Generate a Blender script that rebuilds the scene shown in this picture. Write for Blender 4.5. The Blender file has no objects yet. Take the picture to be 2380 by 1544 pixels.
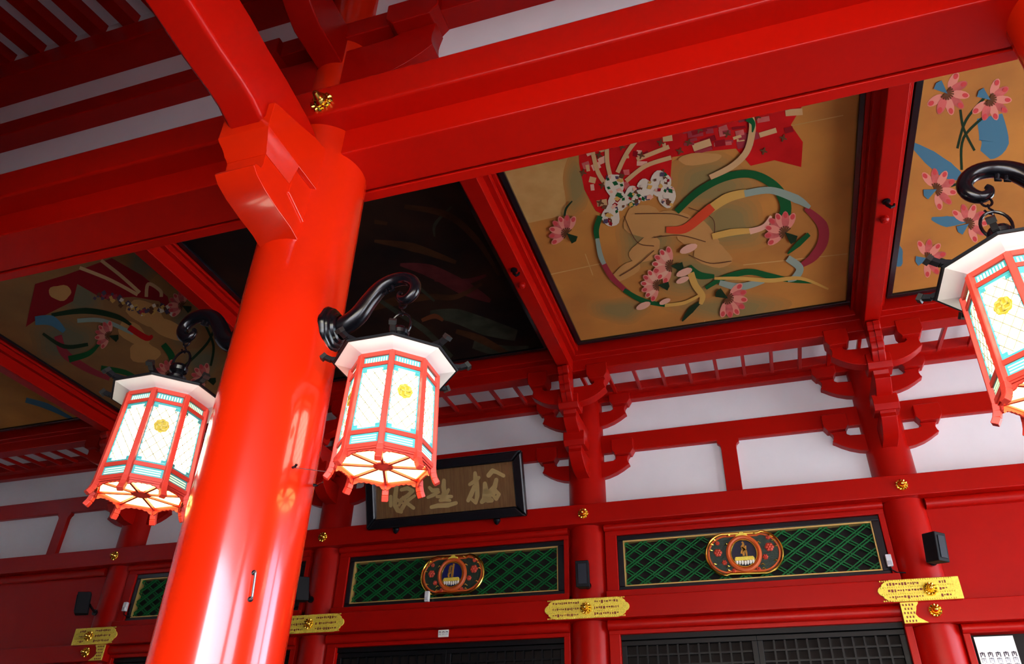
import bpy, bmesh, math, random
from mathutils import Vector, Matrix

# ------------------------------------------------------------------ camera, world, sun, exposure
H = 1.6                                   # eye height; all z values below are relative to the eye
FPX, CX, CY = 1789.525, 1190.0, 772.0
# rows: camera x(right), y(down), z(forward) axes in world coordinates
M = Matrix(((0.95148672, 0.3068817, 0.02228561),
            (-0.15119572, 0.52940427, -0.83478798),
            (-0.26797925, 0.79092019, 0.55012033)))
scene = bpy.context.scene
col = scene.collection
cam_d = bpy.data.cameras.new('camera')
cam_d.sensor_width = 36.0
cam_d.lens = FPX / 2380.0 * 36.0
cam_d.clip_start = 0.05
cam_d.clip_end = 300
cam = bpy.data.objects.new('camera', cam_d)
col.objects.link(cam)
R = Matrix((M[0], -M[1], -M[2])).transposed().to_4x4()
cam.matrix_world = Matrix.Translation((0, 0, H)) @ R
scene.camera = cam

world = bpy.data.worlds.new('sky_world')
scene.world = world
world.use_nodes = True
wn = world.node_tree.nodes
bg = wn['Background']
sky = wn.new('ShaderNodeTexSky')
sky.sky_type = 'NISHITA'
sky.sun_disc = False
sky.sun_elevation = math.radians(48)
sky.sun_rotation = math.radians(200)
sky.air_density = 1.0
sky.dust_density = 2.0
world.node_tree.links.new(sky.outputs[0], bg.inputs[0])
bg.inputs[1].default_value = 1.4

sun_d = bpy.data.lights.new('sun', 'SUN')
sun_d.energy = 8.5
sun_d.angle = math.radians(1.0)
sun_d.color = (1.0, 0.95, 0.87)
sun = bpy.data.objects.new('sun', sun_d)
col.objects.link(sun)
sun.rotation_euler = (math.radians(40), 0, math.radians(48))
sun.location = (14, -14, 20)

vs = scene.view_settings
vs.view_transform = 'Standard'
vs.look = 'None'
vs.exposure = 1.35
vs.gamma = 1.0
vs.use_curve_mapping = False


# ------------------------------------------------------------------ pixel helpers (2380 x 1544 frame)
MT = M.transposed()


def ray(u, v):
    return MT @ Vector((u - CX, v - CY, FPX))


def at(u, v, ax, val):
    d = ray(u, v)
    return d * (val / d[ax])


# ------------------------------------------------------------------ materials
MATS = {}


def mat(name, color, rough=0.5, metal=0.0, coat=0.0, spec=0.5, noise=0.0, scale=6.0, bump=0.0, emit=None, estr=0.0, color2=None, stretch=None):
    if name in MATS:
        return MATS[name]
    m = bpy.data.materials.new(name)
    m.use_nodes = True
    nt = m.node_tree
    b = nt.nodes['Principled BSDF']
    b.inputs['Base Color'].default_value = (*color, 1)
    b.inputs['Roughness'].default_value = rough
    b.inputs['Metallic'].default_value = metal
    b.inputs['Coat Weight'].default_value = coat
    b.inputs['Coat Roughness'].default_value = 0.1
    b.inputs['Specular IOR Level'].default_value = spec
    if noise > 0 or color2 or bump > 0:
        tc = nt.nodes.new('ShaderNodeTexCoord')
        mp = nt.nodes.new('ShaderNodeMapping')
        if stretch:
            mp.inputs['Scale'].default_value = stretch
        nt.links.new(tc.outputs['Object'], mp.inputs['Vector'])
        nz = nt.nodes.new('ShaderNodeTexNoise')
        nz.inputs['Scale'].default_value = scale
        nz.inputs['Detail'].default_value = 5
        nt.links.new(mp.outputs['Vector'], nz.inputs['Vector'])
        if noise > 0 or color2:
            rp = nt.nodes.new('ShaderNodeValToRGB')
            c2 = color2 or tuple(c * (1 - noise) for c in color)
            rp.color_ramp.elements[0].position = 0.35
            rp.color_ramp.elements[1].position = 0.65
            rp.color_ramp.elements[0].color = (*c2, 1)
            rp.color_ramp.elements[1].color = (*color, 1)
            nt.links.new(nz.outputs['Fac'], rp.inputs['Fac'])
            nt.links.new(rp.outputs['Color'], b.inputs['Base Color'])
        if bump > 0:
            bp = nt.nodes.new('ShaderNodeBump')
            bp.inputs['Strength'].default_value = bump
            bp.inputs['Distance'].default_value = 0.02
            nt.links.new(nz.outputs['Fac'], bp.inputs['Height'])
            nt.links.new(bp.outputs['Normal'], b.inputs['Normal'])
    if emit:
        b.inputs['Emission Color'].default_value = (*emit, 1)
        b.inputs['Emission Strength'].default_value = estr
    if name.startswith('paint_') or name.startswith('cloud_') or name in ('gold_ground', 'gold_ground_dim', 'pale_gold_leaf', 'dark_cloud_painting'):
        b.inputs['Specular IOR Level'].default_value = 0.08
    MATS[name] = m
    return m


RED = mat('vermilion_lacquer', (0.40, 0.0030, 0.0008), rough=0.34, spec=0.2, noise=0.06, scale=2.2, bump=0.02)
REDG = mat('vermilion_gloss_lit', (0.74, 0.018, 0.0015), rough=0.24, spec=0.3, coat=0.7, noise=0.05, scale=1.6, bump=0.02)  # glossy lacquer, with the near column's stronger light put into the base colour
REDB = mat('vermilion_beam_lit', (0.56, 0.0055, 0.001), rough=0.30, spec=0.25, noise=0.05, scale=1.8, bump=0.02)  # same red lightened for the brighter light on the front beams
PLASTER = mat('white_plaster', (0.80, 0.80, 0.80), rough=0.85, noise=0.03, scale=3.0, bump=0.03)
BLACK = mat('black_lacquer', (0.006, 0.006, 0.008), rough=0.25, spec=0.6)
DOORB = mat('door_black', (0.0035, 0.0035, 0.0045), rough=0.45, spec=0.25)
IRON = mat('black_iron', (0.0035, 0.0035, 0.005), rough=0.20, spec=0.4)
MATTE = mat('matte_black', (0.005, 0.005, 0.007), rough=0.6, spec=0.2)
GOLD = mat('polished_gold', (0.95, 0.62, 0.10), rough=0.16, metal=1.0)
GILT = mat('gilded_metal', (1.0, 0.78, 0.09), rough=0.45, metal=0.2, noise=0.2, scale=60, bump=0.3)
TRIMG = mat('pale_gold_trim', (0.75, 0.50, 0.15), rough=0.35, metal=0.5)
GREEN = mat('green_lattice_paint', (0.004, 0.135, 0.028), rough=0.5, spec=0.25, noise=0.15, scale=9)
DARKV = mat('dark_void', (0.006, 0.003, 0.002), rough=0.9)
FLOOR = mat('stone_floor', (0.12, 0.115, 0.11), rough=0.6, noise=0.15, scale=1.5)
GROUND = mat('pale_paving', (0.60, 0.58, 0.55), rough=0.9, noise=0.12, scale=0.5)
ROOFM = mat('dark_timber', (0.05, 0.03, 0.02), rough=0.8)
GREY = mat('grey_metal', (0.35, 0.36, 0.38), rough=0.3, metal=0.9)
WHITEP = mat('white_plastic', (0.75, 0.77, 0.77), rough=0.4)
PAPER = mat('paper_white', (0.82, 0.82, 0.76), rough=0.8)
INK = mat('ink', (0.05, 0.03, 0.06), rough=0.8)
LANR = mat('lantern_red', (0.62, 0.045, 0.025), rough=0.45)
TEAL = mat('lantern_teal', (0.06, 0.42, 0.43), rough=0.5)
SOFF = mat('lantern_soffit_white', (0.93, 0.92, 0.88), rough=0.6)
GLOW = mat('lantern_glow', (0.9, 0.88, 0.8), rough=0.6, emit=(1.0, 0.93, 0.72), estr=3.0)
GLOWB = mat('lantern_bottom_glow', (0.9, 0.8, 0.5), rough=0.6, emit=(1.0, 0.72, 0.20), estr=3.2)
GLOWT = mat('lantern_teal_glow', (0.2, 0.6, 0.6), rough=0.6, emit=(0.85, 0.85, 0.40), estr=0.42)
CREST = mat('crest_gold', (0.56, 0.43, 0.03), rough=0.4, metal=0.2)
LWIRE = mat('lantern_wire', (0.28, 0.26, 0.12), rough=0.5)


# ------------------------------------------------------------------ mesh builder
class MB:
    def __init__(self):
        self.v = []
        self.f = []

    def add(self, vs_, fs_):
        o = len(self.v)
        self.v += [Vector(p) for p in vs_]
        self.f += [tuple(i + o for i in f) for f in fs_]
        return self

    def box(self, x0, y0, z0, x1, y1, z1):
        return self.add([(x0, y0, z0), (x1, y0, z0), (x1, y1, z0), (x0, y1, z0),
                         (x0, y0, z1), (x1, y0, z1), (x1, y1, z1), (x0, y1, z1)],
                        [(0, 3, 2, 1), (4, 5, 6, 7), (0, 1, 5, 4), (1, 2, 6, 5), (2, 3, 7, 6), (3, 0, 4, 7)])

    def prism(self, pts, plane, a, b):
        n = len(pts)
        if plane == 'xz':
            mk = lambda p, t: (p[0], t, p[1])
        elif plane == 'yz':
            mk = lambda p, t: (t, p[0], p[1])
        else:
            mk = lambda p, t: (p[0], p[1], t)
        vv = [mk(p, a) for p in pts] + [mk(p, b) for p in pts]
        ff = [tuple(range(n)), tuple(range(2 * n - 1, n - 1, -1))]
        ff += [(i, (i + 1) % n, n + (i + 1) % n, n + i) for i in range(n)]
        return self.add(vv, ff)

    def lathe(self, prof, c, axis='z', n=24, cap=True, rot=0.0):
        vv, ff = [], []
        for r, h in prof:
            for k in range(n):
                a = 2 * math.pi * k / n + rot
                x, y = r * math.cos(a), r * math.sin(a)
                if axis == 'z':
                    vv.append((c[0] + x, c[1] + y, c[2] + h))
                elif axis == 'y':
                    vv.append((c[0] + x, c[1] + h, c[2] + y))
                else:
                    vv.append((c[0] + h, c[1] + x, c[2] + y))
        for i in range(len(prof) - 1):
            for k in range(n):
                ff.append((i * n + k, i * n + (k + 1) % n, (i + 1) * n + (k + 1) % n, (i + 1) * n + k))
        if cap:
            ff.append(tuple(range(n)))
            ff.append(tuple(range((len(prof) - 1) * n, len(prof) * n)))
        return self.add(vv, ff)

    def tube(self, pts, rad, n=10, closed=False):
        pts = [Vector(p) for p in pts]
        m = len(pts)
        if not isinstance(rad, (list, tuple)):
            rad = [rad] * m
        vv, ff = [], []
        up = None
        for i, p in enumerate(pts):
            if closed:
                t = pts[(i + 1) % m] - pts[i - 1]
            else:
                t = pts[min(i + 1, m - 1)] - pts[max(i - 1, 0)]
            t.normalize()
            if up is None:
                up = Vector((0, 0, 1)) if abs(t.z) < 0.9 else Vector((0, 1, 0))
            s = t.cross(up)
            s.normalize()
            up = s.cross(t)
            for k in range(n):
                a = 2 * math.pi * k / n
                vv.append(p + (s * math.cos(a) + up * math.sin(a)) * rad[i])
        for i in range(m if closed else m - 1):
            j = (i + 1) % m
            for k in range(n):
                ff.append((i * n + k, i * n + (k + 1) % n, j * n + (k + 1) % n, j * n + k))
        if not closed:
            ff.append(tuple(range(n)))
            ff.append(tuple(range((m - 1) * n, m * n)))
        return self.add(vv, ff)

    def bar(self, a, b, w, h, up=(0, 0, 1)):
        a, b, up = Vector(a), Vector(b), Vector(up)
        t = (b - a).normalized()
        s = t.cross(up).normalized() * (w / 2)
        u = s.cross(t).normalized() * (h / 2)
        return self.add([a - s - u, a + s - u, a + s + u, a - s + u, b - s - u, b + s - u, b + s + u, b - s + u],
                        [(0, 1, 2, 3), (7, 6, 5, 4), (0, 4, 5, 1), (1, 5, 6, 2), (2, 6, 7, 3), (3, 7, 4, 0)])

    def poly(self, pts):
        return self.add(pts, [tuple(range(len(pts)))])

    def xf(self, fn):
        self.v = [Vector(fn(p)) for p in self.v]
        return self

    def build(self, name, m, parent=None, bevel=0.0, smooth=True, kind=None, seg=2):
        root = parent
        while root is not None and root.parent is not None:
            root = root.parent
        me = bpy.data.meshes.new(name)
        if root is not None:
            off = Vector(root.location) - Vector((0, 0, H))
        else:
            xs = [p.x for p in self.v]
            ys = [p.y for p in self.v]
            zs = [p.z for p in self.v]
            off = Vector(((min(xs) + max(xs)) / 2, (min(ys) + max(ys)) / 2, min(zs)))
        me.from_pydata([p - off for p in self.v], [], self.f)
        bm = bmesh.new()
        bm.from_mesh(me)
        bmesh.ops.recalc_face_normals(bm, faces=bm.faces[:])
        bm.to_mesh(me)
        bm.free()
        if smooth:
            me.polygons.foreach_set('use_smooth', [True] * len(me.polygons))
            me.set_sharp_from_angle(angle=math.radians(32))
        me.materials.append(m)
        o = bpy.data.objects.new(name, me)
        col.objects.link(o)
        if parent is not None:
            o.parent = parent
        else:
            o.location = off + Vector((0, 0, H))
        if bevel > 0:
            bv = o.modifiers.new('bevel', 'BEVEL')
            bv.width = bevel
            bv.segments = seg
            bv.limit_method = 'ANGLE'
            bv.angle_limit = math.radians(40)
            bv.harden_normals = True
        if kind:
            o['kind'] = kind
        return o


def tag(o, label, cat, group=None):
    o['label'] = label
    o['category'] = cat
    if group:
        o['group'] = group
    return o


def thing(name, label, cat, loc, group=None):
    o = bpy.data.objects.new(name, None)
    o.empty_display_size = 0.1
    col.objects.link(o)
    o.location = Vector(loc) + Vector((0, 0, H))
    return tag(o, label, cat, group)


def struct(name, loc=(0, 0, 0), label=None):
    o = bpy.data.objects.new(name, None)
    col.objects.link(o)
    o.location = Vector(loc) + Vector((0, 0, H))
    o['kind'] = 'structure'
    if label:
        o['label'] = label
    return o


def copy_tree(o, delta=None, parent=None):
    c = o.copy()
    col.objects.link(c)
    if parent is not None:
        c.parent = parent
    if delta is not None:
        c.location = Vector(o.location) + Vector(delta)
    for ch in list(o.children):
        copy_tree(ch, None, c)
    return c


# ------------------------------------------------------------------ layout constants (eye-relative)
PX = [-10.86, -6.73, -2.43, 1.855]        # wall pillar x
NX, NY, NR = -2.44, 3.149, 0.296          # near column
WX0, WX1 = -16.0, 8.5                     # extent of the hall

# ------------------------------------------------------------------ setting: floor, ground, roof
o = MB().box(WX0, -8.5, -1.75, WX1 + 2, 12.0, -1.6).build('floor', FLOOR, smooth=False, kind='structure')  # run outward and kept dark to cut light bounced upward
o['label'] = 'dark stone floor of the hall below the frame'
o = MB().box(-90, -90, -2.3, 90, 60, -2.0).build('ground_paving', GROUND, smooth=False, kind='structure')
o['label'] = 'sunlit pale paving outside the open front of the hall'
o = MB().box(WX0, 3.3, 6.42, WX1, 12.0, 6.6).build('ceiling', ROOFM, smooth=False, kind='structure')
o['label'] = 'dark timber deck above the painted ceiling'

# eave ceiling with rafters, lengthened out of view to shade the floor
eave = struct('ceiling_eave', (-2, 0, 5.5), 'white boarded eave ceiling with dark red rafters at upper left')
SL = 0.17
zr = lambda y: 5.95 + SL * (y - 2.9)
MB().add([(WX0, 3.3, zr(3.3) + .12), (WX1, 3.3, zr(3.3) + .12), (WX1, -8.2, zr(-8.2) + .12), (WX0, -8.2, zr(-8.2) + .12),
          (WX0, 3.3, zr(3.3) + .3), (WX1, 3.3, zr(3.3) + .3), (WX1, -8.2, zr(-8.2) + .3), (WX0, -8.2, zr(-8.2) + .3)],
         [(0, 3, 2, 1), (4, 5, 6, 7), (0, 1, 5, 4), (1, 2, 6, 5), (2, 3, 7, 6), (3, 0, 4, 7)]).build('eave_board', PLASTER, eave, smooth=False)
rm = None
k0 = -26
for k in range(k0, 30):
    x = -5.351 + .354 * k
    if x < WX0 + .2 or x > WX1 - .2:
        continue
    r_ = MB().add([(x - .0675, 3.25, zr(3.25)), (x + .0675, 3.25, zr(3.25)), (x + .0675, -8.0, zr(-8.0)), (x - .0675, -8.0, zr(-8.0)),
                   (x - .0675, 3.25, zr(3.25) + .125), (x + .0675, 3.25, zr(3.25) + .125), (x + .0675, -8.0, zr(-8.0) + .125), (x - .0675, -8.0, zr(-8.0) + .125)],
                  [(0, 3, 2, 1), (4, 5, 6, 7), (0, 1, 5, 4), (1, 2, 6, 5), (2, 3, 7, 6), (3, 0, 4, 7)])
    r_.build('rafter', RED, eave, smooth=False)
MB().box(WX0, 2.93, 5.82, WX1, 3.1, 6.2).build('gap_infill', PLASTER, eave, smooth=False)

# front upper wall (above the near beam)
wf = struct('wall_front', (-2, 3.2, 4.1), 'white plaster wall above the near beam with red rails')
MB().box(WX0, 3.10, 4.0, WX1, 3.30, 6.4).build('plaster_panel', PLASTER, wf, smooth=False)
MB().box(WX0, 2.94, 4.87, WX1, 3.12, 5.05).build('middle_rail', RED, wf, bevel=.012)
MB().box(WX0, 2.84, 5.574, WX1, 3.12, 5.82).build('eave_purlin', RED, wf, bevel=.015)

# back wall core
wb = struct('wall_back', (-3, 11.2, -1.6), 'back wall of the hall with white plaster between red rails')
MB().box(WX0, 11.06, -1.6, WX1, 11.3, 6.4).build('wall_core', DARKV, wb, smooth=False)
edges = [WX0] + PX + [6.15, WX1]
for i in range(len(edges) - 1):
    a, b = edges[i], edges[i + 1]
    MB().box(a, 10.98, 4.1, b, 11.07, 5.08).build('plaster_panel', PLASTER, wb, smooth=False)
    MB().box(a, 10.98, 5.30, b, 11.07, 5.95).build('plaster_panel', PLASTER, wb, smooth=False)
wl = MB().box(WX0 - .2, 3.1, -1.6, WX0, 11.3, 6.4).build('wall_left', PLASTER, smooth=False, kind='structure')
wr = struct('wall_right', (WX1, 7, -1.6), 'open right side of the hall with red lintel and columns')
MB().box(WX1, 3.3, 4.4, WX1 + .3, 11.3, 6.4).build('lintel', RED, wr, smooth=False)
for y in (NY, 7.1):
    MB().lathe([(.296, -1.6), (.296, 4.5)], (WX1 + .15, y, 0), n=32).build('side_column', RED, wr)
# outer row of columns behind the viewer, with lintel; unseen boards added to block light from the sides
we = struct('wall_entrance', (0, -1.13, -1.6), 'outer row of red columns and lintel behind the viewer, open in the middle between added light-blocking boards')
MB().box(WX0, -1.3, 2.75, WX1, -.96, 5.36).build('lintel', RED, we, smooth=False)  # top carried up to the eave to keep light off the upper wall
for x in (-11.02, -6.73, -2.44, 1.85, 6.14):
    MB().lathe([(.296, -1.6), (.296, 3.1)], (x, -1.13, 0), n=40).build('outer_column', RED, we)
MB().box(WX0, -1.2, -1.6, -2.5, -1.06, 3.05).build('light_block_board', ROOFM, we, smooth=False)  # added to keep the left bays dark
MB().box(6.1, -1.2, -1.6, WX1, -1.06, 3.05).build('light_block_board', ROOFM, we, smooth=False)
MB().box(WX1 - .1, -1.2, -1.6, WX1, 3.2, 6.2).build('end_light_block_board', ROOFM, we, smooth=False)  # added to stop light entering at the veranda end
MB().box(WX0, -1.2, -1.6, WX0 + .2, 3.2, 6.2).build('end_light_block_board', ROOFM, we, smooth=False)


# ------------------------------------------------------------------ back wall rails
def rail(name, label, prof, x0, x1, bevel=.014, m=RED, cat='rail'):
    """prof: polygon in (y,z)"""
    o = MB().prism(prof, 'yz', x0, x1).build(name, m, bevel=bevel)
    return tag(o, label, cat)


def rect(y0, z0, y1, z1):
    return [(y0, z0), (y1, z0), (y1, z1), (y0, z1)]


rail('upper_tie_rail', 'long red rail with gold flower bosses under the white plaster of the back wall', rect(10.64, 3.853, 11.06, 4.15), WX0, WX1)
rail('plaster_tie_rail', 'red rail running between the two rows of white plaster on the back wall', rect(10.9, 5.04, 11.06, 5.345), WX0, WX1)
rail('top_tie_rail', 'topmost red rail of the back wall, under the row of small white openings', rect(10.86, 5.905, 11.06, 6.12), WX0, WX1)
rail('lower_tie_rail', 'red rail with pierced gold plates below the green lattice panels', rect(10.64, 2.515, 11.06, 2.80), -11.2, 2.197)


def roundprof(y0, z0, y1, z1):
    # half-round moulding, front at y0
    zc, hz = (z0 + z1) / 2, (z1 - z0) / 2
    return [(y1, z0)] + [(y0 + .05 * (1 - math.cos(a)), zc + hz * math.sin(a)) for a in [math.radians(d) for d in range(-85, 86, 17)]] + [(y1, z1)]


# ceiling purlin
rail('ceiling_purlin', 'red ceiling beam along the far edge of the painted panels', [(9.67, 6.11), (9.80, 6.11), (9.80, 5.92), (10.03, 5.92), (10.03, 6.42), (9.67, 6.42)], WX0, WX1, cat='beam')

# cove with ribs
cove = thing('ribbed_cove', 'row of small white openings between red ribs above the back wall', 'cove', (-3, 10.4, 5.9))
MB().box(WX0, 10.0, 6.14, WX1, 11.06, 6.2).build('cove_board', PLASTER, cove, smooth=False)
MB().box(WX0, 10.03, 6.04, WX1, 10.08, 6.16).build('cove_lip', RED, cove, bevel=.008)
MB().box(WX0, 10.72, 5.995, WX1, 10.87, 6.16).build('cove_ledger', RED, cove, bevel=.008)
ribx = []
for i in range(len(edges) - 1):
    a, b = edges[i], edges[i + 1]
    c = (a + b) / 2
    n = 3 if b - a > 3 else 2
    for k in range(-5, 6):
        x = c + .40 * k + .02
        if a + .1 < x < b - .1:
            MB().bar((x, 10.02, 5.98), (x, 10.78, 6.02), .05, .06).build('rib', RED, cove, bevel=.006, seg=1)

# ------------------------------------------------------------------ wall pillars
pil_names = ['round red wall pillar at far left, behind the left lantern', 'round red wall pillar just right of the big near column',
             'round red wall pillar between the plaque and the right green lattice', 'round red wall pillar at right, beside the solid red board']
for x, lb in zip(PX, pil_names):
    o = MB().lathe([(.285, -1.6), (.285, 6.0)], (x, 11.0, 0), n=40).build('wall_pillar', RED)
    tag(o, lb, 'pillar', 'pillars of the back wall')

# ------------------------------------------------------------------ bracket sets on wall pillars


def arm_profile(s=1.0, tip=.69, z0=4.615, zt=4.885, scoop=True):
    """half profile (x>=0) of a bracket arm: rounded underside, scooped neck"""
    h = [(0, 0), (.22, .004), (.36, .03), (.48, .072), (.58, .125), (.65, .172), (.69, .195)]
    p = [(x * s, z0 + z) for x, z in h]
    p += [(.672 * s, z0 + .225), (.660 * s, z0 + .27), (.668 * s, z0 + .31), (.70 * s, z0 + .345),
          (.475 * s, z0 + .345), (.485 * s, z0 + .30), (.44 * s, z0 + .275), (.30 * s, z0 + .268), (0, z0 + .268)]
    return p


def mirror_prof(p):
    r = [(-x, z) for x, z in reversed(p) if x > 1e-6]
    return p + r


def block_prof(cx, w, z0, z1):
    """bearing block: tapered foot, square head"""
    return [(cx - w * .36, z0), (cx + w * .36, z0), (cx + w * .42, z0 + .035), (cx + w * .5, z0 + .075), (cx + w * .5, z1), (cx - w * .5, z1), (cx - w * .5, z0 + .075), (cx - w * .42, z0 + .035)]


def bracket_set(x, label):
    t = thing('bracket_set', label, 'bracket', (x, 10.9, 4.6), 'bracket sets on the back wall')
    for z0 in (4.615, 5.475):
        pr = [(x + a, z) for a, z in mirror_prof(arm_profile(z0=z0))]
        MB().prism(pr, 'xz', 10.87, 10.99).build('wall_arm', RED, t, bevel=.008, seg=1)
        for s in (-1, 1):
            MB().prism([(x + s * .605 + a, z) for a, z in block_prof(0, .335, z0 + .345, z0 + .345 + .25)], 'xz', 10.80, 10.99).build('bearing_block', RED, t, bevel=.008, seg=1)
    # front arms
    a1 = [(10.74, 4.58), (10.50, 4.60), (10.36, 4.66), (10.26, 4.74), (10.21, 4.80), (10.225, 4.86), (10.20, 4.90), (10.74, 4.90)]
    MB().prism(a1, 'yz', x - .10, x + .10).build('front_arm', RED, t, bevel=.008, seg=1)
    MB().prism([(10.31 + a, z) for a, z in block_prof(0, .33, 4.89, 5.11)], 'yz', x - .16, x + .16).build('bearing_block', RED, t, bevel=.01, seg=1)
    a2 = [(10.74, 5.06), (10.20, 5.06), (10.08, 5.10), (9.98, 5.17), (9.93, 5.23), (9.945, 5.30), (9.92, 5.36), (10.74, 5.36)]
    MB().prism(a2, 'yz', x - .10, x + .10).build('front_arm', RED, t, bevel=.008, seg=1)
    MB().prism([(9.99 + a, z) for a, z in block_prof(0, .32, 5.35, 5.57)], 'yz', x - .155, x + .155).build('bearing_block', RED, t, bevel=.01, seg=1)
    # arm along the purlin
    pr = [(x + a, z) for a, z in mirror_prof(arm_profile(s=.83, z0=5.42))]
    MB().prism(pr, 'xz', 9.86, 10.03).build('purlin_arm', RED, t, bevel=.008, seg=1)
    for s in (-1, 1):
        MB().prism([(x + s * .46 + a, z) for a, z in block_prof(0, .31, 5.75, 6.0)], 'xz', 9.78, 10.04).build('bearing_block', RED, t, bevel=.008, seg=1)
    # carved nose
    ns = [(9.87, 5.42), (9.82, 5.44), (9.76, 5.50), (9.74, 5.545), (9.70, 5.56), (9.665, 5.62), (9.665, 5.66), (9.62, 5.69), (9.60, 5.76), (9.615, 5.80), (9.57, 5.84), (9.56, 5.90), (9.62, 5.95), (9.87, 5.95)]
    MB().prism(ns, 'yz', x - .085, x + .085).build('carved_nose', RED, t, bevel=.012)
    ns2 = [(y, z) for y, z in ns]
    MB().prism([(y - .012, z) for y, z in ns2], 'yz', x - .005, x + .075).build('nose_scroll', RED, t, bevel=.006)
    return t


bs_l = ['red bracket set of arms and blocks at far left, half behind the left lantern', 'red bracket set behind the lit lantern beside the near column',
        'red bracket set of arms and blocks between plaque and central plaster strut', 'red bracket set of arms and blocks at right, nearest the right lantern']
for x, lb in zip(PX, bs_l):
    bracket_set(x, lb)

# short struts between the rails
st_l = ['short red strut on white plaster left of the left lantern', 'short red strut on white plaster behind the near column', 'short red strut on white plaster, hidden by the plaque', 'short red strut on white plaster above the right green lattice']
mids = [-12.66, -8.8, -4.58, -.262]
for x, lb in zip(mids, st_l):
    if lb.endswith('plaque') or 'behind the near' in lb:
        continue
    pr = [(x - .11, 4.13), (x + .11, 4.13), (x + .11, 4.93), (x + .125, 4.97), (x + .16, 5.0), (x + .16, 5.06), (x - .16, 5.06), (x - .16, 5.0), (x - .125, 4.97), (x - .11, 4.93)]
    o = MB().prism(pr, 'xz', 10.90, 10.99).build('plaster_strut', RED, bevel=.006, seg=1)
    tag(o, lb, 'strut', 'struts between the plaster panels')

# ------------------------------------------------------------------ bays of the back wall: mouldings, lattice panels, doors, boards
# bay 1 (left), bay 2 (middle), bay 3 (right) between the pillars
bay_lb = ['left', 'middle', 'right']
for i in range(3):
    a, b = PX[i], PX[i + 1]
    L, Rr = a + .27, b - .27
    fl, fr = a + .44, b - .345
    w = struct('trim_%d' % (i + 1), ((a + b) / 2, 10.8, 2.3), 'red mouldings framing the %s green lattice panel' % bay_lb[i])
    MB().prism(roundprof(10.74, 3.755, 11.0, 3.862), 'yz', L, Rr).build('head_moulding', RED, w)
    MB().prism(rect(10.80, 3.695, 11.0, 3.765), 'yz', L, Rr).build('head_fillet', RED, w, bevel=.008)
    MB().box(L, 10.80, 2.80, fl, 11.0, 3.70).build('jamb', RED, w, bevel=.01)
    MB().box(fr, 10.80, 2.80, Rr, 11.0, 3.70).build('jamb', RED, w, bevel=.01)
    MB().box(L, 10.74, 2.795, Rr, 11.0, 2.905).build('sill', RED, w, bevel=.008)
    MB().prism(roundprof(10.72, 2.385, 11.0, 2.52), 'yz', L, Rr).build('door_head_moulding', RED, w)
    MB().prism(rect(10.80, 2.335, 11.0, 2.39), 'yz', L, Rr).build('door_head_fillet', RED, w, bevel=.008)
    MB().box(L, 10.80, -1.6, a + .42, 11.0, 2.34).build('door_jamb', RED, w, bevel=.01)
    MB().box(b - .36, 10.80, -1.6, Rr, 11.0, 2.34).build('door_jamb', RED, w, bevel=.01)
    # lattice panel
    lb = ['green diagonal lattice panel half hidden by the big near column', 'green diagonal lattice panel below the black framed plaque', 'green diagonal lattice panel at right, beside the last pillar'][i]
    t = thing('lattice_panel', lb, 'lattice panel', ((a + b) / 2, 10.9, 2.91), 'green lattice panels over the doors')
    z0, z1 = 2.91, 3.695
    gx0, gx1, gz0, gz1 = fl + .095, fr - .11, 2.985, 3.61
    MB().box(fl, 10.94, z0, fr, 10.99, z1).build('back_board', DARKV, t, smooth=False)
    for (x0, x1, za, zb) in ((fl, fr, z0, gz0 - .012), (fl, fr, gz1 + .012, z1), (fl, gx0 - .012, gz0 - .012, gz1 + .012), (gx1 + .012, fr, gz0 - .012, gz1 + .012)):
        MB().box(x0, 10.83, za, x1, 10.95, zb).build('frame_bar', BLACK, t, bevel=.008, seg=1)
    for (x0, x1, za, zb) in ((gx0 - .012, gx1 + .012, gz0 - .012, gz0 + .006), (gx0 - .012, gx1 + .012, gz1 - .008, gz1 + .012), (gx0 - .012, gx0 + .004, gz0, gz1), (gx1 - .004, gx1 + .012, gz0, gz1)):
        MB().box(x0, 10.845, za, x1, 10.95, zb).build('gold_trim', TRIMG, t, smooth=False)
    sl = .0925 / .135
    per = .185
    for fam in (1, -1):
        n0 = -20
        for k in range(-30, 40):
            for off in (-.021, .021):
                # z = fam*sl*(x-gx0) + c
                c0 = gz0 + k * per + off + .05
                pts = []
                for X in (gx0, gx1):
                    z = fam * sl * (X - gx0) + c0
                    if gz0 <= z <= gz1:
                        pts.append((X, z))
                for Z in (gz0, gz1):
                    X = gx0 + (Z - c0) / (fam * sl)
                    if gx0 < X < gx1:
                        pts.append((X, Z))
                if len(pts) >= 2:
                    p, q = pts[0], pts[1]
                    if (p[0] - q[0]) ** 2 + (p[1] - q[1]) ** 2 < .004:
                        continue
                    yy = 10.885 if fam > 0 else 10.897
                    MB().bar((p[0], yy, p[1]), (q[0], yy, q[1]), .016, .018, up=(0, 1, 0)).build('lattice_slat', GREEN, t, smooth=False)

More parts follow.
